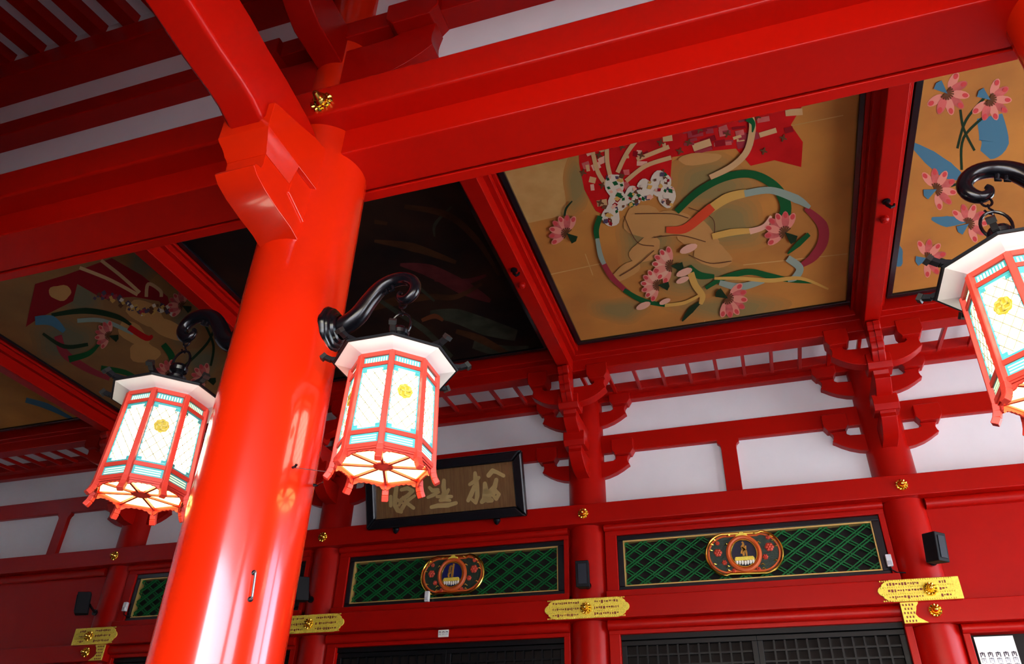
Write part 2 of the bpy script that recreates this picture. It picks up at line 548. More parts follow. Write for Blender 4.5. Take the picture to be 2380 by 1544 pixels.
# doors
for i in range(3):
    a, b = PX[i] + .42, PX[i + 1] - .36
    d = struct('door_%d' % (i + 1), ((a + b) / 2, 10.95, -1.6), 'black latticed doors under the %s lattice panel' % bay_lb[i])
    MB().box(a, 10.96, -1.6, b, 11.05, 2.34).build('door_backing', DARKV, d, smooth=False)
    MB().box(a, 10.86, 2.27, b, 10.98, 2.34).build('door_lintel', DOORB, d, bevel=.006)
    n = 2
    for k in range(n):
        x0 = a + (b - a) * k / n
        x1 = a + (b - a) * (k + 1) / n
        MB().box(x0, 10.88, 2.20, x1, 10.96, 2.262).build('top_rail', DOORB, d, bevel=.006)
        MB().box(x0, 10.88, -1.55, x0 + .07, 10.96, 2.20).build('stile', DOORB, d, bevel=.006)
        MB().box(x1 - .07, 10.88, -1.55, x1, 10.96, 2.20).build('stile', DOORB, d, bevel=.006)
        m = 12
        for j in range(1, m):
            x = x0 + .07 + (x1 - x0 - .14) * j / m
            MB().box(x - .012, 10.90, 1.6, x + .012, 10.94, 2.20).build('glazing_bar', DOORB, d, smooth=False)
        for z in (2.08, 1.95, 1.82, 1.69):
            MB().box(x0 + .07, 10.905, z - .012, x1 - .07, 10.938, z + .012).build('glazing_bar', DOORB, d, smooth=False)

# solid outer bays
for side, x0, x1, lbl in ((0, WX0, PX[0] - .25, 'left'), (1, PX[3] + .25, WX1, 'right')):
    w = struct('trim_%d' % (4 + side), ((x0 + x1) / 2, 10.8, -1.6), 'plain red boarded wall beyond the %s pillar' % lbl)
    MB().box(x0, 10.86, 2.2, x1, 11.0, 3.86).build('board', RED, w, smooth=False)
    MB().prism(roundprof(10.76, 3.72, 11.0, 3.86), 'yz', x0, x1).build('head_moulding', RED, w)
    q0, q1 = (x0, PX[0] + .37) if side == 0 else (PX[3] - .37, x1)
    MB().box(q0, 10.66, 2.27, q1, 11.0, 2.535).build('outer_rail', RED, w, bevel=.012)
    MB().prism(roundprof(10.74, 2.16, 11.0, 2.275), 'yz', x0, x1).build('rail_moulding', RED, w)
    MB().box(x0, 10.92, -1.6, x1, 11.0, 2.17).build('lower_board', DARKV, w, smooth=False)
    xi = x1 - .02 if side == 0 else x0
    MB().box(min(xi, xi + (.08 if side else -.08)), 10.80, -1.6, max(xi, xi + (.08 if side else -.08)), 11.0, 2.17).build('jamb', RED, w, bevel=.01)


# ------------------------------------------------------------------ gold fittings
def boss_mesh(r=.085):
    b = MB()
    n = 48
    prof = [(1.0, .0, 1), (1.0, .012, 1), (.86, .032, 1), (.66, .030, .6), (.60, .020, 0), (.58, .040, 0), (.46, .055, 0), (.40, .050, 0), (.36, .075, 0), (.22, .098, 0), (.08, .104, 0), (.001, .105, 0)]
    vv, ff = [], []
    for (q, h, pet) in prof:
        for k in range(n):
            a = 2 * math.pi * k / n
            s = abs(math.cos(a * 6))
            rr = r * q * (1 - pet * .16 * (1 - s ** .6))
            hh = h * (1 - pet * .45 * (1 - s))
            vv.append((rr * math.cos(a), -hh * r / .085, rr * math.sin(a)))
    for i in range(len(prof) - 1):
        for k in range(n):
            ff.append((i * n + k, i * n + (k + 1) % n, (i + 1) * n + (k + 1) % n, (i + 1) * n + k))
    b.add(vv, ff)
    return b


def boss(x, y, z, label, r=.085):
    b = boss_mesh(r)
    b.xf(lambda p: (p[0] + x, p[1] + y, p[2] + z))
    o = b.build('flower_boss', GOLD)
    return tag(o, label, 'boss', 'gold flower bosses')


for x, lb in zip(PX, ['gold flower boss on the upper rail at far left', 'gold flower boss on the upper rail just right of the near column',
                      'gold flower boss on the upper rail right of the plaque', 'gold flower boss on the upper rail at far right']):
    boss(x, 10.643, 4.0, lb)
for x, lb in zip(PX, ['gold flower boss on the gold plate at far left', 'gold flower boss on the gold plate beside the near column', 'gold flower boss on the gold plate under the middle speaker', 'gold flower boss on the gold plate at right']):
    boss(x, 10.624, 2.655, lb)
boss(PX[3], 10.663, 2.41, 'lone gold flower boss below the right gold plate')
boss(PX[0], 10.663, 2.41, 'lone gold flower boss below the far left gold plate')


def scallop_end(xe, z0, z1, s):
    """lobed end contour going from z0 up to z1 at xe, bulging in direction s"""
    pts = []
    h = z1 - z0
    for c, rr in ((.14, .14), (.38, .17), (.5, .2), (.62, .17), (.86, .14)):
        pass
    zs = [0, .10, .2, .26, .34, .42, .5, .58, .66, .74, .8, .9, 1]
    bs = [-.02, .05, .085, .085, .12, .135, .14, .135, .12, .085, .085, .05, -.02]
    return [(xe + s * (b_ - .1), z0 + h * q) for q, b_ in zip(zs, bs)]


def gold_plate(x, label, left_round=True, right_round=True, x0=None, x1=None):
    z0, z1 = 2.525, 2.79
    x0 = x - .585 if x0 is None else x0
    x1 = x + .60 if x1 is None else x1
    t = thing('gold_plate', label, 'fitting', (x, 10.63, z0), 'pierced gold plates on the lower rail')
    pts = []
    pts += scallop_end(x1 - .04, z0, z1, 1) if right_round else [(x1, z0), (x1, z1)]
    pts += list(reversed(scallop_end(x0 + .04, z0, z1, -1))) if left_round else [(x0, z1), (x0, z0)]
    MB().prism(pts, 'xz', 10.622, 10.645).build('plate', GILT, t, bevel=.004, seg=1)
    # pierced rows
    random.seed(int(x * 100) % 97)
    b = MB()
    for rz in (2.578, 2.657, 2.737):
        xx = x0 + .12
        while xx < x1 - .14:
            w = random.uniform(.010, .026)
            h = random.uniform(.012, .034)
            if abs(xx - x) > .1:
                b.box(xx, 10.619, rz - h / 2 + random.uniform(-.008, .008), xx + w, 10.6225, rz + h / 2)
            xx += w + random.uniform(.008, .018)
    b.build('pierced_pattern', mat('pierced_red', (0.22, 0.03, 0.01), rough=.6), t, smooth=False, kind='stuff')
    for rz in (2.538, 2.617, 2.697, 2.777):
        bb = MB()
        xx = x0 + .05
        while xx < x1 - .06:
            bb.lathe([(.011, 0), (.008, -.006), (.001, -.008)], (xx, 10.622, rz), axis='y', n=6, cap=False)
            xx += .026
        bb.build('bead_row', GILT, t, smooth=True, kind='stuff')
    return t


gold_plate(PX[2], 'pierced gold plate with lobed ends under the middle speaker')
gold_plate(PX[1], 'pierced gold plate with a lobed end beside the near column')
gold_plate(PX[3], 'pierced gold plate at right with one straight end', right_round=False, x0=PX[3] - .59, x1=2.197)
gold_plate(PX[0], 'pierced gold plate at far left with one straight end', left_round=False, x0=-11.19, x1=PX[0] + .56)
for s, x, lb in ((1, PX[3], 'small pierced gold corner plate under the right gold plate'), (-1, PX[0], 'small pierced gold corner plate under the far left gold plate')):
    xa = x - s * .37
    t = thing('corner_plate', lb, 'fitting', (xa, 10.65, 2.27))
    pr = [(0, 2.275), (.27, 2.275), (.23, 2.30), (.17, 2.34), (.145, 2.38), (.165, 2.43), (.175, 2.47), (.20, 2.50), (.205, 2.53), (0, 2.53)]
    MB().prism([(xa + s * a, z) for a, z in pr], 'xz', 10.645, 10.665).build('plate', GILT, t, bevel=.004, seg=1)
    b = MB()
    random.seed(5)
    for k in range(5):
        for j in range(4):
            xx, zz = .03 + j * .035 + (k % 2) * .015, 2.30 + k * .047
            if xx < .15:
                b.box(xa + s * xx - .008, 10.642, zz - .012, xa + s * xx + .008, 10.6455, zz + .012)
    b.build('pierced_pattern', MATS['pierced_red'], t, smooth=False, kind='stuff')

# ------------------------------------------------------------------ medallions
ORANGE = mat('medallion_orange', (0.60, 0.10, 0.015), rough=.4)
LEAFG = mat('medallion_dark_green', (0.018, 0.045, 0.025), rough=.5, noise=.5, scale=40, bump=.4)
FLW = mat('medallion_flower_red', (0.55, 0.05, 0.02), rough=.45)
BLUE = mat('medallion_blue', (0.006, 0.010, 0.10), rough=.4)
BLUE2 = mat('medallion_dark_blue', (0.010, 0.010, 0.03), rough=.4)
PEARL = mat('lotus_seat_white', (0.72, 0.68, 0.58), rough=.4)


def medallion(x, z, label, glyph, bl):
    y = 10.80
    t = thing('medallion', label, 'medallion', (x, y, z - .29), 'carved medallions hung on the green lattices')
    out = []
    n = 40
    for k in range(n):
        a = 2 * math.pi * k / n
        ca, sa = math.cos(a), math.sin(a)
        # two overlapping lobes, slight notch top and bottom
        cx = .215 * (1 if ca >= 0 else -1)
        px = cx + .285 * ca
        pz = .285 * sa
        if abs(ca) < .12:
            pz *= .93
        out.append((x + px, z + pz))
    MB().prism(out, 'xz', y, y + .05).build('carved_ground', LEAFG, t, bevel=.01)
    MB().tube([(p[0], y - .004, p[1]) for p in out], .017, n=8, closed=True).build('gold_rim', GOLD, t)
    inner = [(x + (p[0] - x) * .93, y - .002, z + (p[1] - z) * .88) for p in out]
    MB().tube(inner, .014, n=6, closed=True).build('red_rim', ORANGE, t)
    ring = [(x + .205 * math.cos(2 * math.pi * k / 36), y - .012, z - .005 + .222 * math.sin(2 * math.pi * k / 36)) for k in range(36)]
    MB().tube(ring, .030, n=8, closed=True).build('orange_ring', ORANGE, t)
    ring2 = [(x + .170 * math.cos(2 * math.pi * k / 36), y - .024, z - .005 + .184 * math.sin(2 * math.pi * k / 36)) for k in range(36)]
    MB().tube(ring2, .010, n=6, closed=True).build('gold_ring', GOLD, t)
    MB().lathe([(.17, 0), (.17, -.012)], (x, y, z - .005), axis='y', n=36).xf(lambda p: (p[0], p[1], z - .005 + (p[2] - z + .005) * 1.08)).build('roundel_disc', bl, t)
    b = MB()
    for st in glyph:
        for (p, q, w) in zip(st[:-1], st[1:], [s[2] for s in st[:-1]]):
            b.bar((x + p[0], y - .018, z + p[1]), (x + q[0], y - .018, z + q[1]), w, .012, up=(0, 1, 0))
    b.build('seed_letter', mat('letter_gold', (.55, .25, .03), rough=.4, metal=.3), t, smooth=False)
    seat = [(-.115, -.055), (.115, -.055), (.13, -.085), (.125, -.11), (-.125, -.11), (-.13, -.085)]
    MB().prism([(x + a, z + c) for a, c in seat], 'xz', y - .05, y - .01).build('seat_top', GILT, t, bevel=.008)
    for k in range(7):
        a = -.105 + k * .035
        MB().lathe([(.001, -.045), (.012, -.035), (.022, -.01), (.020, .01), (.001, .02)], (x + a, y - .028, z - .125 + .014 * abs(a) / .1), n=8, cap=False).build('lotus_petal', PEARL, t)
    for (a, c, r) in ((-.34, .03, .055), (.34, .06, .06), (-.27, -.11, .036), (.27, -.07, .038), (-.33, .16, .03), (.34, .19, .03), (-.16, -.225, .03), (.16, -.225, .03)):
        f = MB()
        for k in range(6):
            an = k * math.pi / 3
            f.lathe([(r * .5, 0), (r * .45, -.012), (r * .25, -.022), (.001, -.026)], (x + a + r * .55 * math.cos(an), y, z + c + r * .55 * math.sin(an)), axis='y', n=8, cap=False)
        f.lathe([(r * .4, 0), (r * .35, -.02), (.001, -.034)], (x + a, y, z + c), axis='y', n=8, cap=False)
        f.build('carved_flower', FLW, t)
    for s in (-1, 1):
        for (a, c) in ((.20, .24), (.44, .13), (.46, .05), (.43, -.14), (.26, -.235), (.40, .19), (.24, .12), (.255, -.18)):
            MB().tube([(x + s * a, y - .006, z + c), (x + s * (a - .03), y - .018, z + c + .02), (x + s * (a - .055), y - .006, z + c + .012)], [.004, .013, .004], n=6).build('gold_leaf', GOLD, t)
    MB().prism([(x - .09, z + .20), (x + .09, z + .20), (x + .075, z + .25), (x + .04, z + .265), (x + .02, z + .29), (x - .02, z + .29), (x - .04, z + .265), (x - .075, z + .25)], 'xz', y - .03, y + .01).build('crown_ornament', GILT, t, bevel=.008)
    return t


g1 = [[(.02, .155, .028), (.008, .05, .032), (.0, -.045, .03)], [(-.01, .13, .03), (-.045, .10, .03), (-.03, .075, .03), (-.055, .05, .03), (-.03, .03, .03), (-.06, .0, .025), (-.045, -.045, .02)]]
g2 = [[(-.005, .15, .022), (.015, .125, .026), (.0, .10, .03), (-.02, .07, .036), (.015, .06, .036), (-.015, .03, .03), (-.028, -.01, .02)], [(.035, .095, .024), (.028, .05, .03), (.0, .02, .026), (-.005, -.04, .02)], [(.03, .04, .026), (.035, -.01, .02), (.034, -.045, .02)]]
medallion(-4.50, 3.30, 'oval carved medallion with bright blue roundel under the plaque', g1, BLUE)
medallion(-.26, 3.305, 'oval carved medallion with dark blue roundel on the right lattice', g2, BLUE2)


# ------------------------------------------------------------------ plaque
def plaque():
    x0, x1 = -5.905, -3.27
    yb, zb_, yt, zt = 10.6, 4.03, 10.27, 4.95
    t = thing('calligraphy_plaque', 'black framed wooden plaque with gold brush calligraphy on the back wall', 'plaque', ((x0 + x1) / 2, 10.6, 4.03))
    nv = Vector((0, yt - yb, zt - zb_))
    Lh = nv.length
    e = nv.normalized()
    nrm = Vector((0, -e.z, e.y))            # towards the viewer

    def W(a, h, d=0.0):                      # a: x, h along height, d towards viewer
        p = Vector((a, yb, zb_)) + e * h + nrm * d
        return (p.x, p.y, p.z)
    fw = .155

    def slab(pts, d0, d1):
        b = MB()
        n = len(pts)
        b.add([W(a, h, d0) for a, h in pts] + [W(a, h, d1) for a, h in pts],
              [tuple(range(n)), tuple(range(2 * n - 1, n - 1, -1))] + [(i, (i + 1) % n, n + (i + 1) % n, n + i) for i in range(n)])
        return b
    WOOD = mat('plaque_wood', (0.42, 0.22, 0.085), rough=.25, spec=.5, coat=.6, color2=(0.29, 0.145, 0.055), scale=3.0, stretch=(14, 2, 1))
    slab([(x0 + .05, .05), (x1 - .05, .05), (x1 - .05, Lh - .05), (x0 + .05, Lh - .05)], -.05, .0).build('board', WOOD, t, smooth=False)
    for pts in ([(x0, 0), (x1, 0), (x1 - fw, fw), (x0 + fw, fw)], [(x0, Lh), (x1, Lh), (x1 - fw, Lh - fw), (x0 + fw, Lh - fw)],
                [(x0, 0), (x0 + fw, fw), (x0 + fw, Lh - fw), (x0, Lh)], [(x1, 0), (x1 - fw, fw), (x1 - fw, Lh - fw), (x1, Lh)]):
        slab(pts, -.05, .075).build('frame_bar', BLACK, t, bevel=.03, seg=3)
    # strokes traced in plaque coordinates from crop (origin 820,1040 ; scale 0.17647)
    INKG = mat('calligraphy_gold', (0.92, 0.68, 0.27), rough=.45)
    sc = 420.0 / 2380.0

    def toxy(a, b):
        u, v = 820 + a * sc, 1040 + b * sc
        d = ray(u, v)
        o_ = Vector((0, yb, zb_))
        # intersect plane through o_ with normal nrm
        tt = o_.dot(nrm) / d.dot(nrm)
        p = d * tt
        return p.x, (p - o_).dot(e)
    strokes = [
        # left character
        [[(575, 530, 34), (560, 640, 36), (555, 760, 36), (590, 830, 34), (640, 850, 26)]],
        [[(500, 650, 26), (500, 770, 26)]],
        [[(640, 560, 26), (720, 540, 30), (790, 575, 28), (720, 640, 30), (640, 690, 28), (610, 760, 22)]],
        [[(815, 640, 20), (740, 690, 26), (690, 740, 30), (650, 810, 30), (630, 850, 24)]],
        [[(660, 660, 20), (720, 740, 26), (800, 800, 26)]],
        [[(580, 690, 26), (650, 730, 20)]],
        # middle character
        [[(1200, 440, 30), (1195, 520, 36), (1205, 600, 34), (1170, 670, 26)]],
        [[(1010, 530, 22), (1050, 570, 30), (1120, 560, 26)]],
        [[(990, 660, 22), (1060, 630, 28), (1130, 590, 22)]],
        [[(1260, 560, 22), (1240, 600, 26)]],
        [[(1110, 650, 22), (1200, 650, 28), (1300, 650, 24)]],
        [[(1150, 700, 22), (1220, 690, 26), (1280, 700, 20)]],
        [[(1035, 790, 26), (1120, 770, 32), (1250, 765, 32), (1360, 735, 26)]],
        # right character: left radical
        [[(1610, 340, 26), (1620, 430, 40), (1640, 530, 30), (1640, 640, 34), (1620, 730, 26), (1570, 690, 22)]],
        [[(1540, 490, 24), (1620, 440, 32), (1660, 400, 24)]],
        [[(1600, 520, 30), (1560, 620, 34), (1520, 700, 28)]],
        # right character: right part
        [[(1790, 370, 34), (1840, 310, 34), (1900, 330, 26), (1985, 375, 26)]],
        [[(1740, 480, 30), (1750, 580, 44), (1740, 680, 44), (1700, 720, 30)]],
        [[(1890, 430, 30), (1870, 520, 36), (1800, 600, 40), (1780, 690, 44), (1830, 700, 30)]],
        [[(1870, 560, 26), (1925, 620, 26), (1890, 680, 28), (1850, 640, 22), (1880, 570, 20)]],
    ]
    for st in strokes:
        s = st[0]
        b = MB()
        pts = [(toxy(p[0], p[1]), p[2] * sc / 1789.5 * 11.1) for p in s]
        for (p, w) in pts:
            ring = [(p[0] + w * math.cos(k * math.pi / 6), p[1] + w * math.sin(k * math.pi / 6)) for k in range(12)]
            b.add([W(a, h, .004) for a, h in ring] + [W(a, h, -.002) for a, h in ring],
                  [tuple(range(12))] + [(i, (i + 1) % 12, 12 + (i + 1) % 12, 12 + i) for i in range(12)])
        for (p, w), (q, w2) in zip(pts[:-1], pts[1:]):
            dx, dz = q[0] - p[0], q[1] - p[1]
            L = math.hypot(dx, dz) or 1
            nx, nz = -dz / L, dx / L
            quad = [(p[0] + nx * w, p[1] + nz * w), (q[0] + nx * w2, q[1] + nz * w2), (q[0] - nx * w2, q[1] - nz * w2), (p[0] - nx * w, p[1] - nz * w)]
            b.add([W(a, h, .004) for a, h in quad] + [W(a, h, -.002) for a, h in quad],
                  [(0, 1, 2, 3)] + [(i, (i + 1) % 4, 4 + (i + 1) % 4, 4 + i) for i in range(4)])
        b.build('brush_stroke', INKG, t, smooth=False)
    # small signature seal
    s0 = toxy(2030, 290)
    slab([(s0[0] - .03, s0[1] - .07), (s0[0] + .03, s0[1] - .07), (s0[0] + .03, s0[1] + .07), (s0[0] - .03, s0[1] + .07)], -.002, .004).build('seal', mat('seal_brown', (.35, .15, .04)), t, smooth=False)
    # clear front pane
    gm = bpy.data.materials.new('pane_glass')
    gm.use_nodes = True
    gn = gm.node_tree.nodes
    gl = gm.node_tree.links
    gn.remove(gn['Principled BSDF'])
    tr = gn.new('ShaderNodeBsdfTransparent')
    gs = gn.new('ShaderNodeBsdfGlossy')
    gs.inputs['Roughness'].default_value = .02
    fr = gn.new('ShaderNodeFresnel')
    fr.inputs['IOR'].default_value = 1.5
    mx = gn.new('ShaderNodeMixShader')
    gl.new(fr.outputs[0], mx.inputs[0])
    gl.new(tr.outputs[0], mx.inputs[1])
    gl.new(gs.outputs[0], mx.inputs[2])
    gl.new(mx.outputs[0], gn['Material Output'].inputs[0])
    slab([(x0 + fw - .01, fw - .01), (x1 - fw + .01, fw - .01), (x1 - fw + .01, Lh - fw + .01), (x0 + fw - .01, Lh - fw + .01)], .022, .026).build('glass_pane', gm, t, smooth=False)
    for a in (-5.42, -3.75):
        MB().lathe([(.001, -.10), (.035, -.075), (.055, -.03), (.05, .0), (.03, .03), (.02, .06)], (a, 10.60, 4.03), n=12, cap=False).build('support_knob', IRON, t)


plaque()


# ------------------------------------------------------------------ speakers and small boxes
def speaker(x, y, z, yaw, pitch, label):
    t = thing('wall_speaker', label, 'speaker', (x, y, z - .17), 'black speakers on the wall pillars')
    rm_ = Matrix.Rotation(yaw, 3, 'Z') @ Matrix.Rotation(pitch, 3, 'X')
    c = Vector((x, y, z))
    xf = lambda p: tuple(c + rm_ @ Vector(p))
    MB().prism([(-.095, -.11), (.095, -.11), (.075, .09), (-.075, .09)], 'xy', -.175, .175).xf(xf).build('cabinet', MATTE, t, bevel=.012)
    MB().box(-.058, -.122, -.135, .058, -.112, .135).xf(xf).build('grille', mat('speaker_grille', (.02, .024, .035), rough=.5, noise=.5, scale=180, spec=.2), t, bevel=.004, seg=1)
    b = MB().tube([tuple(c + rm_ @ Vector((0, .09, -.02))), (x + (0.05 if yaw > 0 else -.05) * 0, 10.70, z - .08), ], .02, n=8)
    b.build('mount_bracket', IRON, t)
    MB().lathe([(.05, 0), (.05, .03)], (x, 10.69, z - .08), axis='y', n=12).build('mount_plate', IRON, t)


speaker(PX[2] + .02, 10.45, 3.06, .08, .12, 'black speaker facing forward on the middle wall pillar')
speaker(PX[3] + .13, 10.40, 3.08, .75, .12, 'black speaker turned to the right on the right wall pillar')
speaker(PX[1] - .08, 10.42, 3.12, -.75, .12, 'black speaker on the pillar edge right of the near column')
speaker(PX[0] - .12, 10.42, 3.14, -.9, .12, 'black speaker on the far left wall pillar')


def small_box(x, z, label):
    t = thing('sensor_box', label, 'sensor', (x, 10.78, z - .08), 'small white sensor boxes')
    MB().box(x - .035, 10.74, z - .075, x + .035, 10.80, z + .075).build('case', WHITEP, t, bevel=.008)
    MB().box(x - .025, 10.732, z - .06, x + .025, 10.741, z - .01).build('window', mat('sensor_window', (.5, .52, .55), rough=.3), t, bevel=.003, seg=1)
    MB().tube([(x, 10.78, z - .075), (x + .01, 10.77, z - .12), (x + .06, 10.78, z - .15), (x + .16, 10.79, z - .16)], .008, n=6).build('cable', MATTE, t)


small_box(1.50, 3.07, 'small white sensor box beside the right lattice frame')
small_box(-4.87, 2.99, 'small grey white sensor box under the bright blue medallion')
small_box(-10.43, 3.14, 'small white sensor box beside the left lattice frame')


def notice(name, x0, x1, z0, z1, y, label, cols, rows):
    t = thing(name, label, 'sign', ((x0 + x1) / 2, y, z0))
    MB().box(x0, y, z0, x1, y + .006, z1).build('sheet', PAPER, t, smooth=False)
    random.seed(3)
    for c in range(cols):
        xx = x0 + (x1 - x0) * (c + .5) / cols
        cw = (x1 - x0) / cols * .30
        for r in range(rows):
            zz = z1 - (z1 - z0) * (.32 + .6 * r / max(rows, 1))
            b = MB()
            hh = (z1 - z0) / (rows + 1) * .32
            b.box(xx - cw, y - .002, zz + hh * .5, xx + cw, y, zz + hh * .8)
            b.box(xx - cw, y - .002, zz - hh, xx - cw * .6, y, zz + hh * .8)
            b.box(xx + cw * .6, y - .002, zz - hh, xx + cw, y, zz + hh * .8)
            b.box(xx - cw * .25, y - .002, zz - hh * .3, xx + cw * .25, y, zz + hh)
            b.build('printed_mark', INK if r == 0 else mat('faint_ink', (.45, .45, .5)), t, smooth=False)


notice('small_notice', -4.625, -4.465, 2.39, 2.49, 10.71, 'tiny white notice with three dark marks on the rail under the plaque', 3, 2)
notice('paper_notice', 2.21, 2.62, 1.5, 2.12, 10.80, 'white paper notice with columns of writing at the lower right corner', 5, 6)

# ------------------------------------------------------------------ painted ceiling
ZC = 6.25
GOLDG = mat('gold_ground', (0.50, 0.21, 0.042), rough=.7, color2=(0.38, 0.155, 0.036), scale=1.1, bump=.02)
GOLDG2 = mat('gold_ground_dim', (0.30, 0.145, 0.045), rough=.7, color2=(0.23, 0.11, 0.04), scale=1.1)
LEAFP = mat('pale_gold_leaf', (0.56, 0.33, 0.11), rough=.6, color2=(0.44, 0.24, 0.07), scale=2.5)
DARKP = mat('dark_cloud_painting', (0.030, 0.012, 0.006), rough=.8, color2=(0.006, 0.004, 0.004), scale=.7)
PR = mat('paint_red', (0.56, 0.008, 0.008), rough=.7, noise=.25, scale=2)
PRD = mat('paint_deep_red', (0.24, 0.006, 0.010), rough=.7)
PG = mat('paint_green', (0.008, 0.085, 0.022), rough=.7)
PGD = mat('paint_dark_green', (0.012, 0.030, 0.012), rough=.7)
PC = mat('paint_cream', (0.56, 0.34, 0.15), rough=.7)
PT = mat('paint_tan', (0.50, 0.25, 0.075), rough=.7, noise=.1, scale=2)
PY = mat('paint_yellow', (0.56, 0.32, 0.07), rough=.7)
PB = mat('paint_pale_blue', (0.25, 0.31, 0.24), rough=.7)
PBS = mat('paint_blue', (0.06, 0.17, 0.24), rough=.7)
PK = mat('paint_pink', (0.60, 0.13, 0.11), rough=.7, noise=.3, scale=7)
PK2 = mat('paint_soft_pink', (0.66, 0.24, 0.17), rough=.7)
PK3 = mat('paint_rose', (0.56, 0.06, 0.06), rough=.7)
PKP = mat('paint_pale_pink', (0.68, 0.36, 0.24), rough=.7)
PS = mat('paint_sage', (0.30, 0.185, 0.058), rough=.8, noise=.3, scale=1.5)
PW = mat('paint_white', (0.62, 0.54, 0.40), rough=.7)
PBR = mat('paint_brown', (0.12, 0.045, 0.018), rough=.7)
PV = mat('paint_purple_red', (0.30, 0.03, 0.04), rough=.7)


class Painter:
    """flat painted shapes on the canvas; given as pixels of the photo mapped on the canvas plane, or direct canvas xy"""
    def __init__(self, parent, rectx, recty, direct=False):
        self.p = parent
        self.rx, self.ry = rectx, recty
        self.layer = 0
        self.direct = direct
        self.items = []

    def flush(self):
        self.items.sort(key=lambda t_: t_[0])
        for i, (l_, name, vv, ff, m) in enumerate(self.items):
            z = ZC - .0010 - .00005 * i
            MB().add([(x, y, z) for x, y in vv], ff).build(name, m, self.p, smooth=False)

    def w(self, u, v):
        if self.direct:
            x, y = u, v
        else:
            q = at(u, v, 2, ZC)
            x, y = q.x, q.y
        return (min(max(x, self.rx[0]), self.rx[1]), min(max(y, self.ry[0]), self.ry[1]))

    def poly(self, name, pts, m, layer=None):
        q = [self.w(*p) for p in pts]
        self.items.append((8 if layer is None else layer, name, q, [tuple(range(len(q)))], m))

    def strip(self, name, pts, ws, m, layer=None):
        # smooth polyline
        P = []
        Wd = []
        n = len(pts)
        for i in range(n - 1):
            p0 = pts[max(i - 1, 0)]
            p1, p2 = pts[i], pts[i + 1]
            p3 = pts[min(i + 2, n - 1)]
            for k in range(6):
                t = k / 6
                f = lambda a, b, c, d: .5 * (2 * b + (c - a) * t + (2 * a - 5 * b + 4 * c - d) * t * t + (3 * b - a - 3 * c + d) * t ** 3)
                P.append((f(p0[0], p1[0], p2[0], p3[0]), f(p0[1], p1[1], p2[1], p3[1])))
                Wd.append(ws[i] * (1 - t) + ws[i + 1] * t)
        P.append(pts[-1])
        Wd.append(ws[-1])
        vv = []
        for i, p in enumerate(P):
            q, r = P[max(i - 1, 0)], P[min(i + 1, len(P) - 1)]
            dx, dy = r[0] - q[0], r[1] - q[1]
            L = math.hypot(dx, dy) or 1
            nx, ny = -dy / L * Wd[i] / 2, dx / L * Wd[i] / 2
            for s in (1, -1):
                x, y = self.w(p[0] + s * nx, p[1] + s * ny)
                vv.append((x, y))
        self.items.append((8 if layer is None else layer, name, vv, [(2 * i, 2 * i + 1, 2 * i + 3, 2 * i + 2) for i in range(len(P) - 1)], m))

    def blob(self, name, c, rx, ry, m, rot=0, n=20, wob=0, layer=None, seed=0):
        random.seed(seed)
        pts = []
        ph = random.uniform(0, 6)
        for k in range(n):
            a = 2 * math.pi * k / n
            f = 1 + wob * math.sin(3 * a + ph) + wob * .6 * math.sin(5 * a + ph * 2)
            x, y = rx * f * math.cos(a), ry * f * math.sin(a)
            pts.append((c[0] + x * math.cos(rot) - y * math.sin(rot), c[1] + x * math.sin(rot) + y * math.cos(rot)))
        self.poly(name, pts, m, layer)

    def mist(self, c, rx, ry, g0, g1, seed=0):
        for k in range(5):
            f = 1.25 - .17 * k
            q = k / 4
            key = 'paint_mist_%d_%d' % (int(g0[0] * 1000), k)
            m = mat(key, tuple(a_ * (1 - .2 - .8 * q) + b_ * (.2 + .8 * q) for a_, b_ in zip(g0, g1)), rough=.8)
            self.blob('painted_mist', c, rx * f, ry * f, m, wob=.10, layer=1 + k * .1, seed=seed, n=28)

    def lotus(self, c, r, rot, pm=None, seedm=None, open_=2.6, n=7):
        pm = pm or PK
        for k in range(n):
            a = rot + (k / (n - 1) - .5) * open_ + math.pi
            d = r * .62
            self.blob('painted_petal', (c[0] + d * math.cos(a), c[1] + d * math.sin(a)), r * .42, r * .19, pm if k % 2 else PK2, rot=a, n=12, layer=8 + k % 3)
            self.blob('petal_tip', (c[0] + d * 1.35 * math.cos(a), c[1] + d * 1.35 * math.sin(a)), r * .14, r * .10, PK3, rot=a, n=10, layer=10.5)
        for k in range(n + 3):
            a = rot + (k / (n + 2) - .5) * 3.4 + math.pi
            d = r * .33
            self.strip('painted_stamen', [(c[0], c[1]), (c[0] + d * math.cos(a), c[1] + d * math.sin(a))], [r * .05, r * .07], PBR, layer=11)
        a = rot
        tip = (c[0] + r * .55 * math.cos(a), c[1] + r * .55 * math.sin(a))
        pn = (-math.sin(a), math.cos(a))
        self.poly('painted_pod', [(c[0] - r * .05 * math.cos(a), c[1] - r * .05 * math.sin(a)), (tip[0] + pn[0] * r * .26, tip[1] + pn[1] * r * .26), (tip[0] + .1 * r * math.cos(a), tip[1] + .1 * r * math.sin(a)), (tip[0] - pn[0] * r * .26, tip[1] - pn[1] * r * .26)], seedm or PGD, layer=12)


